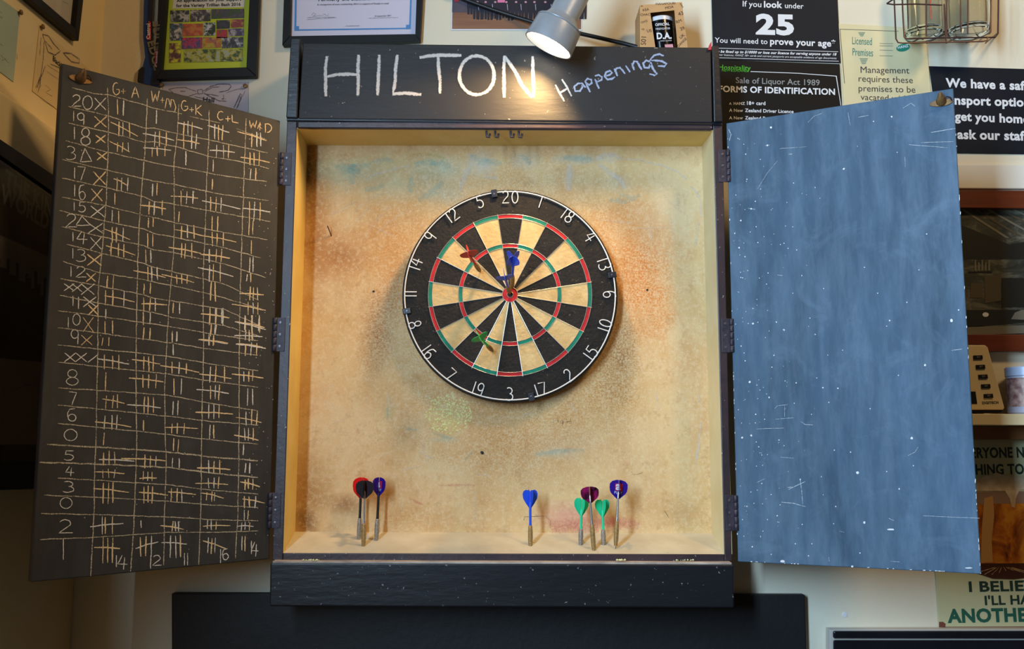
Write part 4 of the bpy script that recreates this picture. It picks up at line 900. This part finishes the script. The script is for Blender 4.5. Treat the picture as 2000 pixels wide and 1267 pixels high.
# papers with bow drawings, pinned
m_pp = mottled('mauve_paper', C(196,184,190), C(186,176,182), 8, .8, 0); m_sk = chalk('pencil_sketch', C(110,98,108), .26, .4, 260, .85)
def pin(pl, x, y, par, d=.001):
    MB().lathe(pl.w(x, y, d), pl.n, [(0,.002),(.002,.002),(.004,.0050),(.0065,.0045),(.0075,.001)], 14).build('pin', m_brass, par, smooth=True)
pg = thing('pinned_drawing', wp.w(400, 240, .001), 'mauve sheet with a pencilled bow pinned under the lime green poster', 'drawing', 'bow drawings pinned to the walls')
MB().prism(wp, [wp.px(*p) for p in ((318,330),(484,330),(486,160),(318,163))], .0005, .0015).build('paper', m_pp, pg)
mb = MB(); q = lambda x, y: (320+x/8.333, 150+y/8.333)
for st, wd in (([(80,200),(180,180),(350,175),(530,235)],2), ([(80,200),(200,300),(400,320),(540,270)],2), ([(270,235),(350,235)],2.4), ([(545,215),(620,205),(635,270),(560,280),(545,215)],2.4), ([(640,230),(760,160),(900,115),(1060,120),(1100,150),(1050,220),(900,250)],2.2), ([(650,260),(760,330),(900,390),(1030,400)],2.4),
    ([(670,240),(800,170),(910,160)],2), ([(660,280),(780,290),(900,310)],2), ([(970,290),(975,350),(940,360),(1010,360)],2), ([(1250,270),(1200,380),(1140,500)],3), ([(1270,280),(1230,400),(1180,520)],2.4), ([(1320,230),(1240,400),(1200,500)],1.6), ([(1020,260),(1200,200),(1320,190)],1.2), ([(500,320),(640,350),(820,400)],1.6)):
    stroke(mb, wp, [q(*p) for p in st], wd*1.25, .4, .0018, 6)
mb.build('pencil_sketch', m_sk, pg)
mb = MB(); text(mb, wp, 'Hall', (396,199), (418,200), .002, off=.02); mb.build_each('lettering', m_ink, pg, flatmesh=True)
pin(wp, 480, 169, pg); pin(wp, 316, 167, pg)

# left wall: papers and frames
lwp = XP(-.89)
pg2 = thing('pinned_drawing', lwp.w(100, 215, .001), 'cream sheet with a sketched bow pinned to the left wall', 'drawing', 'bow drawings pinned to the walls')
MB().prism(lwp, [lwp.px(*p) for p in ((62,178),(175,262),(178,140),(76,52))], .0005, .0015).build('paper', mottled('cream_paper', C(226,196,142), C(218,188,134), 8, .8, 0), pg2)
mb = MB(); q = lambda x, y: (x/3.725, y/3.725)
for st, wd in (([(310,250),(350,260),(400,330),(440,370),(400,400),(350,380),(310,250)],1.6), ([(460,385),(520,390),(580,430),(575,460),(520,450),(460,385)],1.6), ([(320,300),(315,420),(300,540),(270,640)],1.6), ([(330,480),(300,560),(280,660)],1.4), ([(300,270),(290,400)],1.2), ([(330,300),(380,360)],2), ([(260,640),(290,560),(295,620),(275,670)],1.6),
    ([(340,470),(430,530)],.9), ([(340,520),(430,580)],.9), ([(330,620),(370,650),(330,670),(380,700)],1.0), ([(365,465),(450,500)],2.2), ([(290,710),(400,780)],.9)):
    stroke(mb, lwp, [q(*p) for p in st], wd*1.25, .3, .0018, 6)
mb.build('pencil_sketch', m_sk, pg2)
mb = MB(); text(mb, lwp, 'Blackball', (103,118), (128,140), .002, off=.02); mb.build_each('lettering', m_ink, pg2, flatmesh=True)
pin(lwp, 79, 52, pg2)
pg3 = thing('pinned_sheet', lwp.w(10, 130, .001), 'pale blue-green signed sheet pinned to the left wall, leftmost of all', 'paper')
MB().prism(lwp, [lwp.px(*p) for p in ((-60,96),(25,160),(37,25),(-50,-40))], .0005, .0015).build('paper', mottled('pale_green_paper', C(168,182,166), C(160,174,160), 8, .8, 0), pg3)
mb = MB()
for st in ([(2,108),(6,112),(4,118),(10,116)], [(8,112),(14,120),(18,124)], [(-2,30),(3,36),(2,32),(5,36)], [(33,104),(34,118)], [(-4,82),(6,90)], [(-10,14),(4,26)]): stroke(mb, lwp, st, 1.2, .3, .0018, 4)
mb.build('signature', m_sk, pg3); pin(lwp, 36, 24, pg3)
t, inn = framed('framed_sheet', lwp, .016, [(-40,-84),(154,80.5),(170,-60),(-20,-190)], [(-22,-90),(148,56),(160,-60),(-14,-170)], m_blkframe, mottled('greyish_paper', C(198,184,164), C(188,176,158), 6, .8, 0), 'black framed pale sheet high on the left wall, cut by the photo top', 'picture')
mb = MB(); stroke(mb, lwp, [(122,2),(134,8)], 1, .2, .006); mb.build('faint_print', m_sk, t)
# large dark team poster
m_post = mottled('dark_team_poster', C(24,24,25), C(17,17,20), 20, .9, 0, spec=.05)
lwp = XP(-.8818)
t, inn = framed('framed_team_poster', lwp, .02, [(-150,962),(150,952),(150,372),(-150,170)], [(-140,905),(136,900),(136,398),(-140,205)], m_blkframe, m_post, 'large black framed team poster on the dark left wall behind the door', 'poster')
mb = MB(); text(mb, lwp, 'THE KING OF', (8,362), (150,455), .0052, off=.032); text(mb, lwp, 'WORLD SERIES', (0,392), (160,490), .0052, off=.032); mb.build_each('lettering', pm('poster_grey', C(64,62,56), .6), t, flatmesh=True)
MB().pxflat(lwp, [(-100,690),(136,712),(136,868),(-100,868)], .0052).build('signature_panel', pm('poster_panel', C(122,104,84), .7), t, flatmesh=True)
mb = MB()
random.seed(3)
for i in range(26):
    x = -20+i*6; y = 460+random.uniform(0,26)+x*.45; mb.pxflat(lwp, [(x-3.5,y+30+i%3*14),(x+3.5,y+30+i%3*14),(x+2.5,y),(x-2.5,y)], .0054+.00002*i)
mb.build('team_figures', pm('poster_crowd', C(64,60,62), .6), t, flatmesh=True)
MB().pxflat(lwp, [(-60,432),(136,520),(136,560),(-60,470)], .0053).build('pale_band', pm('poster_mid', C(74,70,66), .6), t, flatmesh=True)
mb = MB()
for st in ([(15,752),(25,745),(28,752),(18,766),(38,756),(46,752),(62,750)], [(0,830),(4,816),(6,832),(14,826)]): stroke(mb, lwp, st, 1.6, .4, .0056, 4)
mb.build('signature', m_pencil, t)

# group photograph print
gp = thing('group_photograph', wp.w(1010, 58, .001), 'unframed print of people in dark clothes standing on a wooden stage', 'photograph')
MB().prism(wp, [wp.px(*p, .002) for p in ((881,59),(1137,59.5),(1140,-90),(884,-90))], .0005, .0016).build('paper', m_white, gp)
pf = lambda pts, d, m, n: MB().pxflat(wp, pts, d).build(n, m, gp, flatmesh=True)
pf([(883,56.5),(1135,57),(1137,-80),(885,-80)], .0019, mottled('stage_boards_print', C(150,104,72), C(124,82,58), 20, .5, 0, stretch=(.2,1,3)), 'printed_floor')
pf([(883,24),(1136,28),(1137,-80),(885,-80)], .0022, mottled('dim_hall_print', C(92,80,92), C(60,50,62), 12, .5, 0), 'printed_backdrop')
pf([(912,-80),(1136,-80),(1136,22),(1040,24),(960,20),(912,16)], .0023, pm('dark_row_print', C(34,28,42), .5), 'printed_crowd')
random.seed(11); mb = MB(); mh = MB(); msh = MB()
for i in range(24):
    x = 918+i*9.6+random.uniform(-2,2); yb = (28 if i < 1 else 38) + random.uniform(-3,2); top = -60
    dd = .0024+.00002*i
    mb.pxflat(wp, [(x-5,yb),(x-1,yb),(x,8),(x+1,yb),(x+5,yb),(x+6,-6),(x+5,top),(x-5,top),(x-6,-6)], dd)
    if i % 2: mh.pxflat(wp, [(x+2.6*math.cos(t)+3,4+2*math.sin(t)) for t in (0,1.05,2.1,3.14,4.2,5.2)], .0031)
    if i % 3 == 1: msh.pxflat(wp, [(x+4,8),(x+5.2,20),(x+6.2,20),(x+5.4,8)], .0031)
mb.build('printed_figures', pm('dark_clothing_print', C(30,24,38), .5), gp, flatmesh=True); mh.build('printed_hands', pm('hand_print', C(206,150,160), .5), gp, flatmesh=True); msh.build('printed_trousers_gap', pm('pale_print', C(170,164,180), .5), gp, flatmesh=True)
pf([(888,4),(896,3.5),(898,-6),(887,-6)], .0031, m_red, 'printed_red_item')
pf([(972,5),(986,5),(987,-10),(971,-10)], .0032, pm('pink_print', C(220,120,160), .5), 'printed_pink_item')

# black age sign and the identification sign under it
m_navy = mottled('navy_black_sign', C(20,27,38), C(17,23,32), 6, .6, .05, spec=.2)
def sign(name, pts, mat, label, th_=.003, cat='sign', group=None):
    P = [wp.px(*p, th_) for p in pts]; t = thing(name, wp.p(sum(p[0] for p in P)/len(P), min(p[1] for p in P), .0008), label, cat, group)
    MB().prism(wp, P, .0008, th_).build('sign_board', mat, t, bevel=.0004); return t
sg = sign('age_sign', [(1393,116),(1642,123),(1632,-80),(1388,-80)], m_navy, 'black sign with a big white 25 above the identification sign')
mb = MB()
text(mb, wp, 'If you', (1450.5,12.5), (1487,14), .0035, off=.01); text(mb, wp, 'look', (1492,14.3), (1528,15.5), .0035, off=.032); text(mb, wp, 'under', (1533,15.6), (1569.5,17), .0035, off=.01)
text(mb, wp, '25', (1476,65), (1551,67), .0035, off=.045, cap=38)
text(mb, wp, 'You will need to', (1396,83), (1499,86), .0035, off=.01); text(mb, wp, 'prove your age*', (1504,86.4), (1632,91), .0035, off=.028)
text(mb, wp, 'You can be fined up to $10000 or lose our licence for serving anyone under 18', (1380,102), (1634,108.5), .0035, off=.03, shear=.3)
text(mb, wp, 'Except driver licences, HANZ 18+ cards and current passports are acceptable evidence of age documents', (1380,108), (1634,115.5), .0035, off=.0, shear=.3)
for a, b in (((1400,94.3),(1637,101.5)), ((1400,113),(1638,120))): mb.pxflat(wp, [a, b, (b[0], b[1]-.9), (a[0], a[1]-.9)], .0035)
mb.build_each('lettering', m_white, sg, flatmesh=True)
sg = sign('identification_sign', [(1396,330),(1652,330),(1640,125),(1396,116.5)], mottled('black_sign', C(15,16,18), C(12,13,15), 6, .6, .05, spec=.2), 'black identification sign with green heading, hanging under the 25 sign')
mb = MB(); text(mb, wp, 'Sale of Liquor Act 1989', (1437,162), (1601,167), .0035, off=.01); mb.build_each('lettering', m_grey, sg, flatmesh=True)
mb = MB(); text(mb, wp, 'FORMS OF IDENTIFICATION', (1404,179), (1631,185), .0035, off=.03)
for tx, a, b in (('18+ card', (1459,204.5), (1495,205)), ('Zealand Driver Licence', (1455,218.5), (1550,221)), ('Zealand Passport', (1455,233), (1524,235)), ('A', (1424,204.5), (1429,204.5)), ('HANZ', (1433,204.5), (1455,204.5)), ('A New', (1424,218), (1451,218.5)), ('A New', (1424,233), (1451,233))):
    text(mb, wp, tx, a, b, .0035, off=.02)
mb.pxflat(wp, [(1466,139),(1560,142.5),(1634,148),(1643,206),(1641.8,206),(1632.6,149.2),(1560,143.7),(1466,140.2)], .0035)
mb.build_each('lettering', m_white, sg, flatmesh=True, label='white lettering')
mb = MB(); text(mb, wp, 'Hospitality', (1404,135.5), (1466,137.5), .0036, off=.01); text(mb, wp, 'NEW ZEALAND', (1410,139.5), (1460,140.5), .0036); mb.build_each('lettering', pm('sign_green', C(70,180,40), .6), sg, flatmesh=True, label='green heading')

# licensed premises sheet
m_cream = mottled('cream_card', C(226,212,168), C(218,202,156), 5, .7, .05)
sg = sign('premises_notice', [(1656,330),(1830,330),(1808,55),(1638,46)], m_cream, 'cream premises notice beside the black 25 sign, partly behind the right door')
mb = MB(); text(mb, wp, 'Licensed', (1664.5,86), (1703,88), .0035, hy=1.9, off=.0); text(mb, wp, 'Premises', (1665,108), (1705,110), .0035, hy=1.9, off=.0)
for i in range(5): mb.pxflat(wp, [(1676+i,66+i*1.7-3),(1690-i,66+i*1.7-3),(1690-i,66.7+i*1.7-3),(1676+i,66.7+i*1.7-3)], .0035); mb.pxflat(wp, [(1679+i,114+i*2.4),(1695-i,114+i*2.4),(1695-i,115+i*2.4),(1679+i,115+i*2.4)], .0035)
mb.build_each('lettering', pm('teal_print', C(60,128,112), .7), sg, flatmesh=True, label='teal heading')
mb = MB()
for tx, a, b in (('Management', (1681,142), (1776,143.5)), ('requires these', (1677,159), (1783,162.5)), ('premises to be', (1677,178), (1788,181)), ('vacated within', (1681,195), (1786,199))): text(mb, wp, tx, a, b, .0035)
for y in (84.5, 89, 97.5, 108.5): mb.pxflat(wp, [(1718,y),(1744,y+.5),(1744,y+1.1),(1718,y+.6)], .0035)
mb.pxflat(wp, [(1640,56.5),(1755,60.5),(1755,61.3),(1640,57.3)], .0035); mb.pxflat(wp, [(1640,57),(1641,57),(1650,163),(1649,163)], .0035)
mb.build_each('lettering', pm('brown_black_print', C(70,60,54), .7), sg, flatmesh=True, label='dark brown wording')
mb = MB().pxflat(wp, [(1764+13.5*math.cos(t*.393), 93-7.5*math.sin(t*.393)-math.cos(t*.393)*2) for t in range(16)], .0036); mb.build('logo', pm('logo_green', C(20,130,104), .6), sg, flatmesh=True)
mb = MB(); text(mb, wp, 'HANZ', (1754,95.5), (1775,91.5), .004, off=.03); mb.build_each('lettering', m_white, sg, flatmesh=True, label='white letters on the green logo')

# safe transport sign
sg = sign('transport_sign', [(1838,298),(2200,304),(2190,140),(1815,129)], m_navy, 'black transport sign with white wording at the right, above the white rail')
mb = MB()
for tx, a, b in (('We have a safe', (1847,169.5), (2013,176)), ('transport option', (1832,202.5), (2012,208)), ('to get you home,', (1834,233.5), (2016,241)), ('ask our staff', (1870,270.5), (2009,274))): text(mb, wp, tx, a, b, .0035, off=.035)
mb.build_each('lettering', m_white, sg, flatmesh=True)

# wire basket with two glasses
yb_, yf_ = WALL-.004, -.085
bk = thing('wire_basket', YP(-.03).w(1840, 85), 'brown wire basket holding two glasses at the top right', 'basket')
PB, PF = YP(yb_), YP(yf_)
def fw(*p): return [PF.w(x, y) for x, y in p]
def bw(*p): return [PB.w(x, y) for x, y in p]
r_ = .0016
def wire(pts, nm='wire', r=r_): MB().tube(pts, r, 6).build(nm, m_iron, bk, smooth=True)
wire(fw((1745,-40),(1747,10),(1750,76),(1754,83),(1762,84),(1918,81),(1928,79),(1930,72)), 'front_wire')
wire(fw((1762,-40),(1763,20),(1766,72),(1770,76),(1830,74),(1944,73),(1949,66),(1950,0),(1950,-40)), 'front_wire')
wire(fw((1809,-40),(1809,70)), 'front_wire'); wire(fw((1844,8),(1848,84)), 'front_wire'); wire(fw((1875,-40),(1877,62)), 'front_wire'); wire(fw((1850,-40),(1848,76)), 'front_wire')
wire(fw((1937,-40),(1934,64)), 'front_wire'); wire(fw((1891,-40),(1890,66)), 'front_wire')
wire(fw((1732,7),(1745,9),(1790,8),(1840,10)), 'front_wire'); wire(fw((1732,7),(1738,3),(1752,-6)), 'front_wire')
for x in (1778, 1810, 1848, 1888, 1925):
    a = PF.w(x, 84); b = PB.w(x+36 if x < 1900 else x+22, 66); wire([a, b], 'bottom_wire')
for x in (1770, 1850, 1935): wire([PB.w(x, -40), PB.w(x, 62)], 'back_wire')
wire([PB.w(1770,62), PB.w(1935,62)], 'back_wire')
m_glass, nt, b = nodes('clear_glass'); b.inputs['Base Color'].default_value = (.93,.97,.94,1); b.inputs['Transmission Weight'].default_value = 1; b.inputs['Roughness'].default_value = .02; b.inputs['IOR'].default_value = 1.45
PG = YP(-.042)
for i, (x0, x1, yy, lab) in enumerate(((1766, 1841, 72, 'clear glass tumbler in the wire basket, left one'), (1852, 1934, 68, 'clear glass tumbler in the wire basket, right one'))):
    a, c = PG.w(x0, yy), PG.w(x1, yy); r = (c-a).length/2; o = (a+c)/2; o.z += .001
    gt = thing('glass_tumbler', o, lab, 'glass', 'glasses in the wire basket')
    MB().lathe(o, (0,0,1), [(0,r*.3),(0,r*.86),(.003,r*.93),(.14,r),(.1402,r-.002),(.012,r*.93-.002),(.010,r*.8),(.009,r*.3)], 40).build('tumbler', m_glass, gt, smooth=True)
    mb = MB(); pr = Plane(o+Vector((0,-r*.99-.0008,0)), (1,0,0), (0,0,1), (0,-1,0))
    mb.prism(pr, [(.004+.0065*math.cos(t*.785), .062+.0065*math.sin(t*.785)) for t in range(8)], 0, .0004) if i else mb.prism(pr, [(-.002,.02),(.0,.02),(.0,.1),(-.002,.1)], 0, .0004)
    mb.build('printed_mark', pm('mark_red', C(206,60,50), .5), gt)

# framed old photograph, shelf and things on it
m_mahog = mottled('mahogany_frame', C(112,50,26), C(92,38,20), 14, .4, .1, stretch=(.3,1,3))
m_old, nt, b_ = nodes('old_interior_print'); g = NG(nt); v = g.coord(scale=(1,1,2.2)); n = g.noise(v, 16, 6, .7, .8)
g.lk(g.ramp(n, [(.3, C(28,30,26)), (.5, C(64,66,58)), (.68, C(128,124,108))]), b_.inputs['Base Color']); b_.inputs['Roughness'].default_value = .5
t, inn = framed('framed_photograph', wp, .02, [(1780,686),(2200,686),(2200,373),(1780,371)], [(1800,652),(2180,654),(2180,408),(1800,405)], m_mahog, m_old, 'mahogany framed old photograph of a bar interior at the right edge', 'photograph')
m1, m2, m3 = pm('old_pale', C(120,116,100), .6), pm('old_dark', C(24,26,24), .6), pm('old_mid', C(84,74,58), .6)
Aq = lambda x, y: (1860+x/3.843, 350+y/3.843)
def op(pts, m, d, nm): MB().pxflat(wp, [Aq(*p) for p in pts], d).build(nm, m, t, flatmesh=True)
op([(60,340),(430,490),(700,440),(700,600),(60,600)], m2, .0044, 'printed_shadow')
for k in range(6): op([(60+k*95,225),(90+k*95,225),(430+k*90,440-k*16),(400+k*90,440-k*16)], m1 if k % 2 == 0 else m3, .0046, 'printed_ceiling_board')
op([(120,690),(300,690),(300,700),(120,700)], m2, .0052, 'printed_shelf')
for k in range(5): op([(165+k*26,685),(180+k*26,685),(178+k*26,605+k%2*18),(168+k*26,605+k%2*18)], m1, .0050, 'printed_bottle')
op([(245,930),(365,910),(365,720),(240,720)], m3, .0048, 'printed_door'); op([(370,960),(700,960),(700,740),(370,740)], m2, .0048, 'printed_door')
op([(130,890),(230,890),(225,780),(140,780)], m3, .0048, 'printed_poster')
op([(100,1110),(700,1060),(700,980),(110,980)], m2, .0049, 'printed_tables'); op([(100,1170),(700,1150),(700,1090),(100,1110)], m1, .0050, 'printed_floor')
op([(250+70*math.cos(a_)*.35, 1015+50*math.sin(a_)*.35) for a_ in [i*.7 for i in range(9)]], m_white, .0054, 'printed_highlight')
op([(440,1050),(470,1000),(520,980),(700,980),(700,1060)], m1, .0055, 'printed_tablecloth')
# shelf
zs0 = YP(-.08).px(1950, 830)[1]; zs1 = YP(-.08).px(1950, 808)[1]; xs0 = YP(-.08).px(1790, 800)[0]
m_shw = mottled('cream_shelf_board', C(224,204,160), C(216,194,150), 5, .5, .05)
sh = MB().box(xs0, -.08, Z0+zs0, 1.6, WALL-.0005, Z0+zs1).build('wall_shelf', m_shw, bevel=.0015); tag(sh, 'cream painted shelf board at the right edge below the framed photograph', 'shelf')
fa = MB().box(xs0, -.012, Z0+YP(-.012).px(1950, 858)[1], 1.6, WALL-.0005, Z0+zs0-.0005).build('shelf_shade_strip', mottled('shelf_shade_brown', C(140,94,56), C(122,80,48), 8, .5, .05), bevel=.001); tag(fa, 'brown strip put in as the shade under the cream shelf', 'strip')  # strip coloured as the shade beneath the shelf
# keypad device
kp2 = YP(-.045)
kd = thing('keypad_console', kp2.w(1920, 806), 'cream console with a column of dark buttons standing on the shelf', 'console')
Kq = lambda x, y: kp2.px(1880+x/6.033, 650+y/6.033)
MB().prism(kp2, [Kq(-190,905),(Kq(480,905)),Kq(497,880),Kq(300,170),Kq(270,142),Kq(-190,142)], -.006, 0).build('faceplate', mottled('cream_plastic', C(218,196,152), C(210,188,144), 4, .5, 0), kd, bevel=.002)
MB().prism(kp2, [Kq(-195,940),(Kq(490,940)),Kq(505,880),Kq(315,160),Kq(280,132),Kq(-195,132)], -.04, -.0062).build('housing', m_blkframe, kd, bevel=.003)
for x, y in ((180,288),(210,400),(240,515),(272,628),(303,742)):
    bt = MB().prism(kp2, [Kq(x-53,y+24),Kq(x+53,y+22),Kq(x+47,y-26),Kq(x-57,y-22)], 0, .003).build('button', m_blkframe, kd, bevel=.0006)
    mb = MB(); a0, a1 = Kq(x-20,y+6), Kq(x+20,y+5); text(mb, kp2, 'SET', a0, a1, .0034, px=False); mb.build_each('lettering', m_grey, bt, flatmesh=True)
MB().prism(kp2, [Kq(-60,835),Kq(170,835),Kq(150,690),Kq(-60,690)], 0, .001).build('display', m_blkframe, kd)
mb = MB(); text(mb, kp2, 'DIGITECH', Kq(232,838), Kq(422,832), .0006, off=.03, px=False); mb.build_each('lettering', m_ink, kd, flatmesh=True)
# jar
jo = YP(-.035).w(2010, 805); jr = (YP(-.035).w(2010, 805)-YP(-.035).w(1972, 805)).length
jr_t = thing('jar', jo, 'lidded jar with a dark red label standing on the shelf at the photo edge', 'jar'); jo = Vector((jo.x, jo.y, Z0+zs1))
hz = YP(-.035).w(2000, 717).z-jo.z
MB().lathe(jo, (0,0,1), [(0,jr*.9),(.004,jr),(hz*.80,jr),(hz*.80,jr*.9)], 32).build('jar_body', pm('jar_glass', C(176,178,196), .3), jr_t, smooth=True)
MB().lathe(jo, (0,0,1), [(hz*.80,jr*.96),(hz*.80+.001,jr*1.02),(hz-.002,jr*1.02),(hz,jr*.98)], 32).build('jar_lid', pm('jar_lid_blue', C(172,186,214), .35), jr_t, smooth=True)
MB().lathe(jo, (0,0,1), [(hz*.16,jr*1.006),(hz*.76,jr*1.006)], 32, cap=False).build('jar_label', mottled('jar_label_print', C(90,34,44), C(190,160,150), 60, .5, 0), jr_t, smooth=True)

# beer sign
m_tin = mottled('cream_green_tin', C(208,204,160), C(198,196,152), 6, .45, .05)
sg = sign('beer_sign', [(1834,1225),(2250,1222),(2250,858),(1812,858)], m_tin, 'cream tin sign with a beer mug at the lower right edge', .004)
mb = MB()
def slab_text(tx, a, b, cap, off=.03): text(mb, wp, tx, a, b, .0046, off=off, cap=cap)
slab_text('EVERYONE NEEDS', (1873,894), (2050,892), 20); slab_text('SOMETHING TO BELIEVE', (1833,927), (2086,924), 20)
slab_text('I BELIEVE', (1893,1155), (2042,1152), 20); slab_text("I'LL HAVE", (1924,1181), (2044,1178), 18)
mb.build_each('lettering', pm('green_black_print', C(34,58,48), .5), sg, flatmesh=True, label='dark green wording')
mb = MB(); slab_text('ANOTHER', (1851,1215), (2032,1212), 26, .04); mb.build_each('lettering', pm('green_print', C(38,96,78), .5), sg, flatmesh=True, label='green wording')
Bq = lambda x, y: (1880+x/4.225, 840+y/4.225)
def bpf(pts, m, d, nm): MB().pxflat(wp, [Bq(*p) for p in pts], d).build(nm, m, sg, flatmesh=True)
m_beer, nt, b_ = nodes('beer_print'); g = NG(nt); n = g.noise(g.coord(scale=(1,1,.6)), 22, 4, .6, 1); g.lk(g.ramp(n, [(.35, C(96,40,14)), (.5, C(176,96,20)), (.65, C(214,140,40))]), b_.inputs['Base Color']); b_.inputs['Roughness'].default_value = .4
bpf([(80,1100),(700,1100),(700,520),(80,520)], m_beer, .0045, 'printed_beer')
bpf([(60,610),(700,600),(700,500),(60,510)], pm('print_glass', C(150,120,104), .5), .0047, 'printed_glass_rim')
bpf([(150,1095),(160,800),(180,560),(250,540),(262,700),(240,900),(250,1090)], pm('print_glint', C(200,150,90), .5), .0048, 'printed_highlight')
bpf([(100,500),(110,430),(170,380),(280,350),(400,385),(520,370),(700,380),(700,480),(470,490),(440,560),(430,640),(405,630),(390,560),(350,500)], mottled('foam_print', C(226,206,176), C(196,172,140), 60, .6, 0), .0050, 'printed_foam')
bpf([(50,1110),(120,1180),(250,1225),(420,1230),(700,1200),(700,1095),(200,1098)], pm('print_base', C(70,34,22), .5), .0048, 'printed_mug_base')
mb = MB()
for k in range(9):
    x = 120+k*60; stroke(mb, wp, [Bq(330+(x-330)*.3, 1130), Bq(x, 1175+18*math.sin(k))], 1.8, .3, .0052, 4)
mb.build('printed_glass_cuts', chalk('cut_glint', C(220,180,130), .3, .3, 300, .8), sg)
mb = MB(); mb.pxflat(wp, [(1834,1225),(1846,1225),(1847,1218),(1842,1214),(1834,1214)], .0048); mb.pxflat(wp, [(1834,1225.5),(2100,1224),(2100,1222.6),(1846,1223.6)], .0048); mb.build('rust', pm('rust_edge', C(120,64,48), .8), sg, flatmesh=True)

# black board under the cabinet, and panelled chest at lower right
bb = YP(0)
o = MB().prism(bb, [bb.px(336, 1600), bb.px(1585, 1600), bb.px(1573, 1161), bb.px(334.5, 1158)], -.0195, 0).build('wall_board', m_blackpanel, bevel=.003); tag(o, 'matt black board fixed to the wall under the dartboard cabinet', 'board')
cp_ = YP(-.01)
ch = thing('panelled_board', cp_.w(1800, 1400), 'black glossy panelled board with worn white edge at lower right', 'panel')
m_gl = mottled('glossy_black_paint', C(24,26,34), C(18,20,26), 8, .22, .2, 30, specks=C(130,130,130), sc_thr=.75, sc_scale=80)
MB().prism(cp_, [cp_.px(1622,1600),cp_.px(2250,1600),cp_.px(2250,1229),cp_.px(1622,1230)], -.029, -.004).build('backing', pm('worn_white_edge', C(196,190,182), .7), ch, bevel=.001)
MB().prism(cp_, [cp_.px(1627,1246),cp_.px(2250,1247),cp_.px(2250,1231.5),cp_.px(1627,1231.5)], -.004, .004).build('top_moulding', m_gl, ch, bevel=.003)
MB().prism(cp_, [cp_.px(1628,1600),cp_.px(2250,1600),cp_.px(2250,1250),cp_.px(1628,1250)], -.004, .000).build('panel', m_gl, ch, bevel=.002)
a, b = wp.px(1650, 1200)
o = MB().lathe(wp.p(a, b, 0), (0,-1,0), [(0,.006),(.001,.0055),(.0015,.002)], 12).build('wall_patch', m_white); tag(o, 'small white filler dab on the wall left of the beer sign', 'filler')
